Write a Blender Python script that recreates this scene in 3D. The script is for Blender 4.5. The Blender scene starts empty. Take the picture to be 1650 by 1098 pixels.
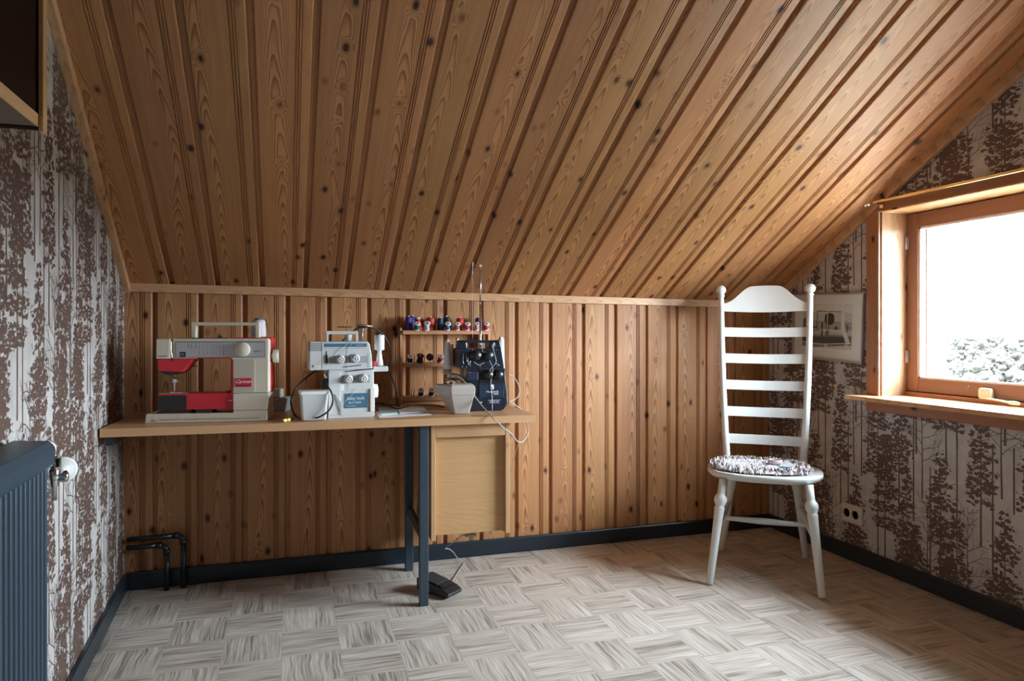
import bpy, math, random
from mathutils import Vector, Matrix, Euler
R = math.radians
rng = random.Random(7)
C = bpy.context.scene.collection
S = bpy.context.scene

# ------------------------------------------------------------------ camera, light, exposure
YAW = R(17.5); EYE = 1.07; FPX = 1134.0; PCX, PCY = 825.0, 535.0
cam = bpy.data.cameras.new('camera'); co = bpy.data.objects.new('camera', cam); C.objects.link(co)
co.location = (0, 0, EYE); co.rotation_euler = (R(90), 0, -YAW)
cam.sensor_width = 36; cam.lens = FPX / 1650 * 36; cam.shift_y = (PCY - 549) / 1650; cam.clip_end = 3000
S.camera = co
w = bpy.data.worlds.new('overcast_sky'); S.world = w; w.use_nodes = True
wn = w.node_tree.nodes; wl = w.node_tree.links; wn.clear()
wo = wn.new('ShaderNodeOutputWorld'); bg = wn.new('ShaderNodeBackground'); wl.new(bg.outputs[0], wo.inputs[0])
wt = wn.new('ShaderNodeTexCoord'); ws = wn.new('ShaderNodeSeparateXYZ'); wr = wn.new('ShaderNodeValToRGB')
wl.new(wt.outputs['Generated'], ws.inputs[0]); wl.new(ws.outputs[2], wr.inputs[0]); wl.new(wr.outputs[0], bg.inputs[0])
wr.color_ramp.elements[0].position = 0.0; wr.color_ramp.elements[0].color = (.80, .90, 1, 1)
wr.color_ramp.elements[1].position = 0.6; wr.color_ramp.elements[1].color = (.75, .875, 1, 1)
bg.inputs[1].default_value = 24.0
pl = bpy.data.lights.new('window_portal', 'AREA'); pl.shape = 'RECTANGLE'; pl.size = .92; pl.size_y = 1.32
pl.cycles.is_portal = True
po = bpy.data.objects.new('window_portal', pl); C.objects.link(po); po.location = (2.86, 1.888, 1.20); po.rotation_euler = (0, R(90), 0)
S.view_settings.view_transform = 'Standard'; S.view_settings.look = 'None'
S.view_settings.gamma = 1; S.view_settings.use_curve_mapping = False; S.view_settings.exposure = 1.95
cy = S.cycles; cy.use_denoising = True; cy.max_bounces = 10; cy.diffuse_bounces = 6; cy.glossy_bounces = 4
cy.transparent_max_bounces = 16; cy.sample_clamp_indirect = 8; cy.caustics_reflective = False; cy.caustics_refractive = False

# ------------------------------------------------------------------ pixel <-> room helpers (real planes of the room)
_c, _s = math.cos(YAW), math.sin(YAW)
def ray(px, py):
    a = (px - PCX) / FPX; return (a * _c + _s, -a * _s + _c, (PCY - py) / FPX)
def PY(px, py, y):
    r = ray(px, py); t = y / r[1]; return Vector((r[0] * t, y, EYE + r[2] * t))
def PX(px, py, x):
    r = ray(px, py); t = x / r[0]; return Vector((x, r[1] * t, EYE + r[2] * t))
def PZ(px, py, z):
    r = ray(px, py); t = (z - EYE) / r[2]; return Vector((r[0] * t, r[1] * t, z))

# ------------------------------------------------------------------ materials
def newmat(name):
    m = bpy.data.materials.new(name); m.use_nodes = True
    nt = m.node_tree; b = nt.nodes['Principled BSDF']; return m, nt, b
def plain(name, col, rough=.5, metal=0.0, noise=.08, nscale=30, bump=0.0, coat=0.0, spec=.5):
    m, nt, b = newmat(name); n = nt.nodes; l = nt.links
    b.inputs['Roughness'].default_value = rough; b.inputs['Metallic'].default_value = metal
    b.inputs['Specular IOR Level'].default_value = spec
    if coat: b.inputs['Coat Weight'].default_value = coat
    tc = n.new('ShaderNodeTexCoord'); nz = n.new('ShaderNodeTexNoise'); nz.inputs['Scale'].default_value = nscale; nz.inputs['Detail'].default_value = 4
    l.new(tc.outputs['Object'], nz.inputs['Vector'])
    mx = n.new('ShaderNodeMix'); mx.data_type = 'RGBA'
    mx.inputs['A'].default_value = (*[c * (1 - noise) for c in col], 1); mx.inputs['B'].default_value = (*[min(1, c * (1 + noise)) for c in col], 1)
    l.new(nz.outputs[0], mx.inputs['Factor']); l.new(mx.outputs['Result'], b.inputs['Base Color'])
    if bump:
        bp = n.new('ShaderNodeBump'); bp.inputs['Strength'].default_value = bump; bp.inputs['Distance'].default_value = .002
        l.new(nz.outputs[0], bp.inputs['Height']); l.new(bp.outputs[0], b.inputs['Normal'])
    return m
def wood(name, light, dark, along='Z', across='X', knots=1.0, arch=1.0, rough=.42, tint=.16, line=.8, center=.07, fiber=.35):
    m, nt, b = newmat(name); n = nt.nodes; l = nt.links
    def M(op, a, c=None, clamp=False):
        q = n.new('ShaderNodeMath'); q.operation = op; q.use_clamp = clamp
        for i, v in enumerate((a, c)):
            if v is None: continue
            if isinstance(v, (int, float)): q.inputs[i].default_value = v
            else: l.new(v, q.inputs[i])
        return q.outputs[0]
    def V(x, y, z):
        q = n.new('ShaderNodeCombineXYZ')
        for i, v in enumerate((x, y, z)):
            if isinstance(v, (int, float)): q.inputs[i].default_value = v
            else: l.new(v, q.inputs[i])
        return q.outputs[0]
    def NZ(vec, detail=2.0):
        q = n.new('ShaderNodeTexNoise'); q.inputs['Scale'].default_value = 1; q.inputs['Detail'].default_value = detail
        l.new(vec, q.inputs['Vector']); return q.outputs[0]
    tc = n.new('ShaderNodeTexCoord'); sp = n.new('ShaderNodeSeparateXYZ'); l.new(tc.outputs['Object'], sp.inputs[0])
    oi = n.new('ShaderNodeObjectInfo'); rnd = oi.outputs['Random']
    x = sp.outputs[across]; z = sp.outputs[along]
    rb = M('MULTIPLY', rnd, 91.7); r2 = M('FRACT', M('MULTIPLY', rnd, 57.3))
    z1 = M('ADD', z, M('MULTIPLY', r2, 13.0))
    xc = M('ADD', M('SUBTRACT', x, center), M('MULTIPLY', M('SUBTRACT', r2, .5), .05))
    n1 = NZ(V(M('MULTIPLY', x, 2.5), rb, M('MULTIPLY', z1, 1.6)), 1)
    xw = M('ADD', xc, M('MULTIPLY', M('SUBTRACT', n1, .5), .10))
    n2 = NZ(V(M('MULTIPLY', x, 14), rb, M('MULTIPLY', z1, 4.0)), 3)
    vo = n.new('ShaderNodeTexVoronoi'); vo.inputs['Scale'].default_value = 1
    l.new(V(M('MULTIPLY', M('ADD', x, M('MULTIPLY', n2, .02)), 12.5), rb, M('MULTIPLY', z1, 7.4)), vo.inputs['Vector']); kd = vo.outputs['Distance']
    ks = n.new('ShaderNodeMapRange'); ks.interpolation_type = 'SMOOTHERSTEP'; l.new(kd, ks.inputs['Value'])
    ks.inputs['From Min'].default_value = .45; ks.inputs['From Max'].default_value = 0.05; kb = ks.outputs[0]
    ph = M('ADD', M('MULTIPLY', M('MULTIPLY', xw, xw), 3600 * arch), M('MULTIPLY', z1, 11.0))
    ph = M('ADD', ph, M('MULTIPLY', n2, 3.2)); ph = M('ADD', ph, M('MULTIPLY', M('MULTIPLY', kb, kb), 5.0 * knots))
    fr = M('FRACT', ph)
    cr = n.new('ShaderNodeValToRGB'); l.new(fr, cr.inputs[0]); e = cr.color_ramp.elements
    e[0].position = 0; e[0].color = (0, 0, 0, 1); e[1].position = 1; e[1].color = (.05, .05, .05, 1)
    for p, v in ((.45, .15), (.78, .75), (.9, 1.0)):
        q = e.new(p); q.color = (v, v, v, 1)
    fib = NZ(V(M('MULTIPLY', x, 330), rb, M('MULTIPLY', z1, 7)), 2)
    str2 = NZ(V(M('MULTIPLY', x, 60), rb, M('MULTIPLY', z1, 1.5)), 2)
    fac = M('ADD', M('MULTIPLY', cr.outputs[0], line * .6), M('MULTIPLY', M('SUBTRACT', fib, .5), fiber * 1.3))
    fac = M('ADD', fac, M('MULTIPLY', M('SUBTRACT', str2, .42), .5), True)
    mx = n.new('ShaderNodeMix'); mx.data_type = 'RGBA'; l.new(fac, mx.inputs['Factor'])
    mx.inputs['A'].default_value = (*light, 1); mx.inputs['B'].default_value = (*dark, 1)
    col = mx.outputs['Result']
    if knots > 0:
        kc = n.new('ShaderNodeMapRange'); kc.interpolation_type = 'SMOOTHSTEP'; l.new(kd, kc.inputs['Value'])
        kc.inputs['From Min'].default_value = .120; kc.inputs['From Max'].default_value = .080
        kr = n.new('ShaderNodeMapRange'); kr.interpolation_type = 'SMOOTHSTEP'; l.new(kd, kr.inputs['Value'])
        kr.inputs['From Min'].default_value = .22; kr.inputs['From Max'].default_value = .11; kr.inputs['To Max'].default_value = .55
        mk0 = n.new('ShaderNodeMix'); mk0.data_type = 'RGBA'; l.new(kr.outputs[0], mk0.inputs['Factor']); l.new(col, mk0.inputs['A'])
        mk0.inputs['B'].default_value = (*[c * .75 for c in dark], 1)
        mk = n.new('ShaderNodeMix'); mk.data_type = 'RGBA'; l.new(kc.outputs[0], mk.inputs['Factor']); l.new(mk0.outputs['Result'], mk.inputs['A'])
        mk.inputs['B'].default_value = (dark[0] * .22, dark[1] * .18, dark[2] * .2, 1); col = mk.outputs['Result']
    hs = n.new('ShaderNodeHueSaturation'); l.new(col, hs.inputs['Color'])
    l.new(M('ADD', 1 - tint / 2, M('MULTIPLY', M('FRACT', M('MULTIPLY', rnd, 17.9)), tint)), hs.inputs['Value'])
    l.new(M('ADD', .4955, M('MULTIPLY', r2, .007)), hs.inputs['Hue'])
    l.new(hs.outputs[0], b.inputs['Base Color'])
    b.inputs['Roughness'].default_value = rough; b.inputs['Specular IOR Level'].default_value = .38
    bp = n.new('ShaderNodeBump'); bp.inputs['Strength'].default_value = .25; bp.inputs['Distance'].default_value = .001; bp.invert = True
    l.new(fac, bp.inputs['Height']); l.new(bp.outputs[0], b.inputs['Normal'])
    return m

PINE = wood('pine_board', (.51, .26, .112), (.15, .046, .013), tint=.24, rough=.52, line=1.3)
PINE_X = wood('pine_batten', (.60, .36, .19), (.34, .16, .06), along='X', across='Z', knots=.6, center=.015)
PINE_Y = wood('pine_sloped_batten', (.60, .36, .19), (.34, .16, .06), along='Z', across='X', knots=.6, center=.0)
CASE_Z = wood('window_casing_wood', (.40, .175, .085), (.20, .065, .03), along='Z', across='Y', knots=.3, rough=.35, center=0)
CASE_Y = wood('window_casing_wood_level', (.40, .175, .085), (.20, .065, .03), along='Y', across='Z', knots=.3, rough=.35, center=0)
JAMB = wood('window_jamb_wood', (.40, .235, .135), (.20, .085, .035), along='Z', across='X', knots=.5, rough=.4, center=2.6)
JAMB_Y = wood('window_sill_wood', (.60, .34, .17), (.36, .15, .06), along='Y', across='X', knots=.3, rough=.25, center=2.45)
SASH_Z = wood('sash_wood', (.235, .115, .074), (.16, .065, .038), along='Z', across='Y', knots=0, rough=.35, line=.4, arch=.3)
SASH_Y = wood('sash_wood_level', (.235, .115, .074), (.16, .065, .038), along='Y', across='Z', knots=0, rough=.35, line=.4, arch=.3)
OAK_X = wood('desk_oak_veneer', (.52, .31, .16), (.33, .17, .075), along='X', across='Y', knots=0, rough=.33, line=.6, arch=.15, tint=.04)
OAKEDGE = wood('desk_edge_veneer', (.56, .33, .17), (.40, .20, .09), along='X', across='Z', knots=0, rough=.4, line=.4, arch=.2, tint=.04)
OAK_PANEL = wood('cabinet_oak_veneer', (.56, .335, .155), (.42, .225, .09), along='X', across='Z', knots=0, rough=.45, line=.5, arch=.03, tint=.03, fiber=.7)
OAK_Z = wood('cabinet_stile_wood', (.56, .33, .165), (.38, .19, .08), along='Z', across='X', knots=0, rough=.45, line=.4, arch=.3, tint=.05)
RACKW = wood('rack_wood', (.50, .25, .115), (.32, .13, .05), along='X', across='Z', knots=0, rough=.5, line=.4, arch=.4, tint=.1)
RACKZ = wood('rack_side_wood', (.56, .31, .155), (.34, .15, .06), along='Z', across='X', knots=0, rough=.5, line=.4, arch=.4, tint=.1)
TAN = wood('cupboard_edge_wood', (.62, .40, .19), (.48, .28, .12), along='Y', across='Z', knots=0, rough=.5, line=.3, arch=.2, tint=.05)
DARKW = plain('dark_wood_and_shade', (.022, .008, .004), .85, noise=.2, nscale=8, spec=.12)  # dark brown wood; on the cupboard its inside shade is in the colour
GREYW = plain('cupboard_underside_board', (.15, .105, .078), .7, noise=.06, nscale=20)
BLUEB = plain('blue_black_paint', (.012, .021, .031), .32, noise=.15, nscale=14)
STEELB = plain('blue_grey_steel_paint', (.035, .055, .075), .38, noise=.08, nscale=14)
RADM = plain('radiator_enamel', (.022, .042, .060), .42, noise=.12, nscale=18)
PIPEB = plain('black_pipe_paint', (.008, .009, .011), .3, noise=.1, nscale=20)
CREAM = plain('cream_plastic', (.66, .61, .50), .42, noise=.03, nscale=12)
CREAMD = plain('cream_plastic_darker', (.50, .46, .38), .45, noise=.03, nscale=12)
RED = plain('red_plastic', (.60, .018, .035), .38, noise=.04)
SILVER = plain('silver_panel', (.50, .50, .54), .35, .35, noise=.04)
CHROME = plain('chrome', (.75, .76, .78), .18, 1.0, noise=.03)
STEEL = plain('brushed_steel', (.45, .45, .46), .38, .9, noise=.05)
BLACK = plain('black_plastic', (.012, .012, .014), .35, noise=.1)
BLACKR = plain('black_rubber_cable', (.012, .012, .013), .5, noise=.1)
GREYPL = plain('light_grey_plastic', (.58, .60, .60), .42, noise=.03, nscale=12)
GREYPD = plain('mid_grey_plastic', (.34, .36, .37), .45, noise=.03)
WHITEPL = plain('white_plastic', (.80, .81, .80), .38, noise=.02)
BLUELAB = plain('blue_label', (.055, .16, .25), .45, noise=.05)
WHITEINK = plain('white_print', (.85, .85, .85), .5, noise=.02)
DARKINK = plain('dark_print', (.05, .05, .055), .5, noise=.05)
NAVY = plain('navy_plastic', (.011, .016, .028), .33, noise=.08)
NAVYL = plain('navy_plastic_raised', (.014, .026, .055), .35, noise=.08)
BEIGEPL = plain('warm_grey_plastic', (.50, .46, .42), .42, noise=.03)
WHITEC = plain('white_chair_paint', (.64, .66, .645), .34, noise=.04, nscale=9, bump=.05)
WHITEW = plain('white_painted_wood', (.80, .80, .78), .5, noise=.03)
BRASS = plain('brass', (.75, .56, .28), .25, 1.0, noise=.05)
CABLEW = plain('pale_grey_cable', (.36, .35, .34), .45, noise=.05)
ALU = plain('aluminium_frame', (.42, .42, .43), .35, .8, noise=.05)
PASSE = plain('white_mount_board', (.84, .83, .80), .7, noise=.03)
PAPERW = plain('white_paper', (.74, .74, .76), .7, noise=.04)
PAPERG = plain('pale_green_paper', (.42, .50, .46), .6, noise=.12, nscale=40)
YELLOW = plain('yellow_wax', (.80, .68, .12), .5, noise=.05)
SOCK = plain('socket_plastic', (.66, .62, .56), .35, noise=.02)

def glass_mat():
    m, nt, b = newmat('window_glass'); n = nt.nodes; l = nt.links; n.remove(b)
    out = [q for q in n if q.type == 'OUTPUT_MATERIAL'][0]
    t = n.new('ShaderNodeBsdfTransparent'); g = n.new('ShaderNodeBsdfGlossy'); g.inputs['Roughness'].default_value = .01
    t.inputs[0].default_value = (.96, .97, .965, 1)
    lw = n.new('ShaderNodeLayerWeight'); lw.inputs[0].default_value = .5
    pw = n.new('ShaderNodeMath'); pw.operation = 'POWER'; l.new(lw.outputs['Facing'], pw.inputs[0]); pw.inputs[1].default_value = 5
    f = n.new('ShaderNodeMath'); f.operation = 'MULTIPLY_ADD'; l.new(pw.outputs[0], f.inputs[0]); f.inputs[1].default_value = .7; f.inputs[2].default_value = .03; mx = n.new('ShaderNodeMixShader')
    l.new(f.outputs[0], mx.inputs[0]); l.new(t.outputs[0], mx.inputs[1]); l.new(g.outputs[0], mx.inputs[2]); l.new(mx.outputs[0], out.inputs[0])
    return m
GLASS = glass_mat()
def paper_mat():
    m, nt, b = newmat('wallpaper_ground'); n = nt.nodes; l = nt.links
    tc = n.new('ShaderNodeTexCoord'); a = n.new('ShaderNodeTexNoise'); a.inputs['Scale'].default_value = 14; a.inputs['Detail'].default_value = 8; a.inputs['Roughness'].default_value = .7
    l.new(tc.outputs['Object'], a.inputs['Vector']); r = n.new('ShaderNodeValToRGB'); l.new(a.outputs[0], r.inputs[0])
    r.color_ramp.elements[0].position = .3; r.color_ramp.elements[0].color = (.42, .395, .375, 1)
    r.color_ramp.elements[1].position = .7; r.color_ramp.elements[1].color = (.60, .58, .56, 1)
    l.new(r.outputs[0], b.inputs['Base Color']); b.inputs['Roughness'].default_value = .42; b.inputs['Specular IOR Level'].default_value = .6
    return m
PAPER = paper_mat(); INK = plain('wallpaper_brown_print', (.115, .070, .055), .5, noise=.15, nscale=20)
def floor_mat():
    m, nt, b = newmat('floor_vinyl'); n = nt.nodes; l = nt.links
    tc = n.new('ShaderNodeTexCoord'); oi = n.new('ShaderNodeObjectInfo'); sp = n.new('ShaderNodeSeparateXYZ'); l.new(tc.outputs['Object'], sp.inputs[0])
    def M(op, a, c=None, clamp=False):
        q = n.new('ShaderNodeMath'); q.operation = op; q.use_clamp = clamp
        for i, v in enumerate((a, c)):
            if v is None: continue
            if isinstance(v, (int, float)): q.inputs[i].default_value = v
            else: l.new(v, q.inputs[i])
        return q.outputs[0]
    rb = M('MULTIPLY', oi.outputs['Random'], 83.1)
    def NZ(sx, sy, det, warp=None):
        c = n.new('ShaderNodeCombineXYZ'); l.new(M('MULTIPLY', sp.outputs[0] if warp is None else M('ADD', sp.outputs[0], warp), sx), c.inputs[0]); l.new(M('MULTIPLY', sp.outputs[1], sy), c.inputs[1]); l.new(rb, c.inputs[2])
        q = n.new('ShaderNodeTexNoise'); q.inputs['Scale'].default_value = 1; q.inputs['Detail'].default_value = det; l.new(c.outputs[0], q.inputs['Vector']); return q.outputs[0]
    wv = M('MULTIPLY', M('SUBTRACT', NZ(11, 11, 1), .5), .014)
    g = NZ(170, 6.0, 3, wv); g2 = NZ(48, 3.5, 2, wv)
    strip = M('FLOOR', M('MULTIPLY', M('ADD', sp.outputs[0], .1), 26))
    wn_ = n.new('ShaderNodeTexWhiteNoise'); wn_.noise_dimensions = '2D'; cc = n.new('ShaderNodeCombineXYZ'); l.new(strip, cc.inputs[0]); l.new(rb, cc.inputs[1]); l.new(cc.outputs[0], wn_.inputs['Vector'])
    f = M('ADD', M('MULTIPLY', M('SUBTRACT', g, .5), 2.2), M('MULTIPLY', M('SUBTRACT', g2, .5), 1.0))
    f = M('ADD', f, M('MULTIPLY', M('SUBTRACT', wn_.outputs[0], .5), .35)); f = M('ADD', f, .52, True)
    r = n.new('ShaderNodeValToRGB'); l.new(f, r.inputs[0]); e = r.color_ramp.elements
    e[0].position = .0; e[0].color = (.22, .185, .15, 1); e[1].position = 1; e[1].color = (.62, .565, .505, 1); q = e.new(.45); q.color = (.44, .39, .335, 1)
    ax = M('ABSOLUTE', sp.outputs[0]); ay = M('ABSOLUTE', sp.outputs[1])
    edge = M('GREATER_THAN', M('MAXIMUM', M('ADD', ax, .0085), ay), .0995)
    mx = n.new('ShaderNodeMix'); mx.data_type = 'RGBA'; l.new(M('MULTIPLY', edge, .45), mx.inputs['Factor']); l.new(r.outputs[0], mx.inputs['A']); mx.inputs['B'].default_value = (.54, .48, .41, 1)
    l.new(mx.outputs['Result'], b.inputs['Base Color']); b.inputs['Roughness'].default_value = .5
    bp = n.new('ShaderNodeBump'); bp.inputs['Strength'].default_value = .2; bp.inputs['Distance'].default_value = .0006; l.new(f, bp.inputs['Height']); l.new(bp.outputs[0], b.inputs['Normal'])
    return m
FLOORM = floor_mat()

# ------------------------------------------------------------------ mesh helpers
class MB:
    def __init__(s): s.v = []; s.f = []; s.m = []; s.sm = []; s.T = None; s.mi = 0
    def _add(s, vs, fs, smooth=False):
        o = len(s.v)
        s.v += [tuple(s.T @ Vector(v)) for v in vs] if s.T is not None else [tuple(v) for v in vs]
        for f in fs: s.f.append([o + i for i in f]); s.m.append(s.mi); s.sm.append(smooth)
        return s
    def box(s, x0, x1, y0, y1, z0, z1):
        x0, x1 = sorted((x0, x1)); y0, y1 = sorted((y0, y1)); z0, z1 = sorted((z0, z1))
        return s._add([(x0, y0, z0), (x1, y0, z0), (x1, y1, z0), (x0, y1, z0), (x0, y0, z1), (x1, y0, z1), (x1, y1, z1), (x0, y1, z1)],
                      [(3, 2, 1, 0), (4, 5, 6, 7), (0, 1, 5, 4), (1, 2, 6, 5), (2, 3, 7, 6), (3, 0, 4, 7)])
    def prism(s, pts, a, b, axis='y', smooth=False):   # pts are (x,z) for axis y, (x,y) for z, (y,z) for x
        def P(p, t): return {'y': (p[0], t, p[1]), 'z': (p[0], p[1], t), 'x': (t, p[0], p[1])}[axis]
        n = len(pts); vs = [P(p, a) for p in pts] + [P(p, b) for p in pts]
        area = sum(pts[i][0] * pts[(i + 1) % n][1] - pts[(i + 1) % n][0] * pts[i][1] for i in range(n))
        fl = (area > 0) ^ (b > a); fl = fl ^ (axis == 'y')
        s._add(vs, [list(range(n)), list(range(2 * n - 1, n - 1, -1))] if fl is False and False else [list(range(n))[::-1], list(range(n, 2 * n))])
        o = len(s.v) - 2 * n
        for i in range(n):
            j = (i + 1) % n; s.f.append([o + i, o + j, o + n + j, o + n + i]); s.m.append(s.mi); s.sm.append(smooth)
        return s
    def lathe(s, prof, base=(0, 0, 0), axis=(0, 0, 1), n=20, smooth=True):   # prof = [(r, h)]
        ax = Vector(axis).normalized(); q = ax.to_track_quat('Z', 'Y').to_matrix(); b = Vector(base)
        vs = []; fs = []
        for r, h in prof:
            for k in range(n):
                t = 2 * math.pi * k / n; vs.append(b + q @ Vector((r * math.cos(t), r * math.sin(t), h)))
        for i in range(len(prof) - 1):
            for k in range(n):
                k2 = (k + 1) % n; fs.append((i * n + k, i * n + k2, (i + 1) * n + k2, (i + 1) * n + k))
        if prof[0][0] > 1e-5: fs.append(tuple(range(n - 1, -1, -1)))
        if prof[-1][0] > 1e-5: fs.append(tuple((len(prof) - 1) * n + k for k in range(n)))
        return s._add(vs, fs, smooth)
    def cyl(s, p, r, h, axis=(0, 0, 1), n=20, bev=0.0):
        if bev: return s.lathe([(r - bev, 0), (r, bev), (r, h - bev), (r - bev, h)], p, axis, n)
        return s.lathe([(r, 0), (r, h)], p, axis, n)
    def tube(s, pts, r, n=8, smoothcurve=True, sub=6):
        pts = [Vector(p) for p in pts]; rs = r if isinstance(r, (list, tuple)) else [r] * len(pts)
        if smoothcurve and len(pts) > 2:
            P = []; RR = []
            for i in range(len(pts) - 1):
                p0 = pts[max(i - 1, 0)]; p1 = pts[i]; p2 = pts[i + 1]; p3 = pts[min(i + 2, len(pts) - 1)]
                for k in range(sub):
                    t = k / sub
                    P.append(.5 * ((2 * p1) + (p2 - p0) * t + (2 * p0 - 5 * p1 + 4 * p2 - p3) * t * t + (3 * p1 - p0 - 3 * p2 + p3) * t ** 3)); RR.append(rs[i] * (1 - t) + rs[i + 1] * t)
            P.append(pts[-1]); RR.append(rs[-1]); pts, rs = P, RR
        vs = []; fs = []; up = None
        for i, p in enumerate(pts):
            d = (pts[min(i + 1, len(pts) - 1)] - pts[max(i - 1, 0)])
            d = d.normalized() if d.length > 1e-9 else Vector((0, 0, 1))
            if up is None: up = d.orthogonal().normalized()
            up = (up - d * up.dot(d)); up = up.normalized() if up.length > 1e-6 else d.orthogonal().normalized()
            sd = d.cross(up)
            for k in range(n):
                t = 2 * math.pi * k / n; vs.append(p + (up * math.cos(t) + sd * math.sin(t)) * rs[i])
        for i in range(len(pts) - 1):
            for k in range(n):
                k2 = (k + 1) % n; fs.append((i * n + k, i * n + k2, (i + 1) * n + k2, (i + 1) * n + k))
        fs.append(tuple(range(n - 1, -1, -1))); fs.append(tuple((len(pts) - 1) * n + k for k in range(n)))
        return s._add(vs, fs, True)
    def bar(s, p, q, wd, dp, up=(0, 0, 1)):     # rectangular bar from p to q
        p, q = Vector(p), Vector(q); d = (q - p); L = d.length; d.normalize(); u = Vector(up); u = (u - d * u.dot(d)).normalized(); sd = d.cross(u)
        vs = []
        for e in (p, q):
            for a, b in ((-1, -1), (1, -1), (1, 1), (-1, 1)): vs.append(e + sd * a * wd / 2 + u * b * dp / 2)
        return s._add(vs, [(0, 1, 2, 3), (7, 6, 5, 4), (0, 4, 5, 1), (1, 5, 6, 2), (2, 6, 7, 3), (3, 7, 4, 0)])
    def mesh(s, name, mats):
        me = bpy.data.meshes.new(name); me.from_pydata(s.v, [], s.f)
        for m in (mats if isinstance(mats, (list, tuple)) else [mats]): me.materials.append(m)
        me.polygons.foreach_set('material_index', s.m); me.polygons.foreach_set('use_smooth', s.sm)
        import bmesh
        bm = bmesh.new(); bm.from_mesh(me); bmesh.ops.recalc_face_normals(bm, faces=bm.faces[:]); bm.to_mesh(me); bm.free()
        me.update(); return me
def obj(name, mb, mats, parent=None, bevel=0, seg=2, loc=None, rot=None, **props):
    me = mb.mesh(name, mats) if isinstance(mb, MB) else mb
    o = bpy.data.objects.new(name, me); C.objects.link(o)
    if parent is not None: o.parent = parent
    if loc is not None: o.location = loc
    if rot is not None: o.rotation_euler = rot
    if bevel:
        b = o.modifiers.new('bevel', 'BEVEL'); b.width = bevel; b.segments = seg; b.limit_method = 'ANGLE'; b.angle_limit = R(35); b.harden_normals = False
    for k, v in props.items(): o[k] = v
    return o
def thing(name, label, cat, loc=(0, 0, 0), rotz=0, group=None):
    o = bpy.data.objects.new(name, None); C.objects.link(o); o.location = loc; o.rotation_euler = (0, 0, rotz); o.empty_display_size = .05
    o['label'] = label; o['category'] = cat
    if group: o['group'] = group
    return o
def struct(name, mb, mats, label=None, **k):
    o = obj(name, mb, mats, **k); o['kind'] = 'structure'
    if label: o['label'] = label
    return o
def lettering(txt, size, mat, parent, loc, name='lettering', rot=(R(90), 0, 0), shear=0, align='CENTER', depth=.0002):
    cu = bpy.data.curves.new('t', 'FONT'); cu.body = txt; cu.size = size; cu.extrude = depth; cu.align_x = align; cu.align_y = 'CENTER'; cu.shear = shear; cu.resolution_u = 3
    t = bpy.data.objects.new('t', cu); C.objects.link(t); bpy.context.view_layer.update()
    me = bpy.data.meshes.new_from_object(t.evaluated_get(bpy.context.evaluated_depsgraph_get()))
    bpy.data.objects.remove(t); bpy.data.curves.remove(cu)
    me.materials.clear(); me.materials.append(mat)
    return obj(name, me, mat, parent, loc=loc, rot=rot)
def rrect(x0, x1, z0, z1, r, n=4, corners='abcd'):   # a=bottom-left b=bottom-right c=top-right d=top-left rounded
    out = []
    for key, cx, cz, sx, sz, a0 in (('a', x0, z0, 1, 1, 180), ('b', x1, z0, -1, 1, 270), ('c', x1, z1, -1, -1, 0), ('d', x0, z1, 1, -1, 90)):
        if key in corners:
            for k in range(n + 1):
                t = R(a0 + 90 * k / n); out.append((cx + sx * r + r * math.cos(t), cz + sz * r + r * math.sin(t)))
        else: out.append((cx, cz))
    return out

# ------------------------------------------------------------------ room shell
RX = 2.51; BY = 3.26; T30 = math.tan(R(30))
def LX(y): return -.655 + .045 * (3.25 - y)         # left wall face
def ZC(x): return 1.268 - .0123 * (x + .62)         # ceiling height at the knee wall
base = MB().box(-1.2, 2.9, -2.1, 3.4, -.12, -.004)
floor_o = struct('floor', base, plain('floor_grout', (.16, .12, .085), .7), 'vinyl floor in a pale brown basket weave wood pattern')
def tile_mesh(wx, wy):
    h = .0035; b = .0012; x, y = wx / 2 - .0002, wy / 2 - .0002
    m = MB()
    lo = [(-x, -y), (x, -y), (x, y), (-x, y)]; hi = [(-x + b, -y + b), (x - b, -y + b), (x - b, y - b), (-x + b, y - b)]
    m._add([(*p, -h) for p in lo] + [(*p, -.0003) for p in lo] + [(*p, 0) for p in hi],
           [(8, 9, 10, 11)] + [(i, (i + 1) % 4, 4 + (i + 1) % 4, 4 + i) for i in range(4)] + [(4 + i, 4 + (i + 1) % 4, 8 + (i + 1) % 4, 8 + i) for i in range(4)])
    return m.mesh('floor_tile', FLOORM)
TW, TH = .1885, .205
tA = tile_mesh(TW, TH); tB = tile_mesh(TH, TW)
for ix in range(-3, 15):
    for iy in range(-8, 3):
        cx = -.2157 + TW * (ix + .5); cyy = 2.844 + TH * (iy + .5)
        if cx + TW / 2 < -.66 or cyy < 1.15: continue
        if ix >= 10: cx += .0025
        par = (ix + iy) % 2
        o = obj('floor_tile', tB if par else tA, None, floor_o, loc=(cx, cyy, 0))
        o.rotation_euler = (0, 0, R(90) * par + math.pi * rng.randint(0, 1))
for (x0, x1, y0, y1) in ((-1.0, 2.6, -2.0, 2.844 - 8 * TH + .0),):
    obj('floor_sheet', MB().box(x0, x1, y0, y1, -.0036, 0), FLOORM, floor_o)

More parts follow.
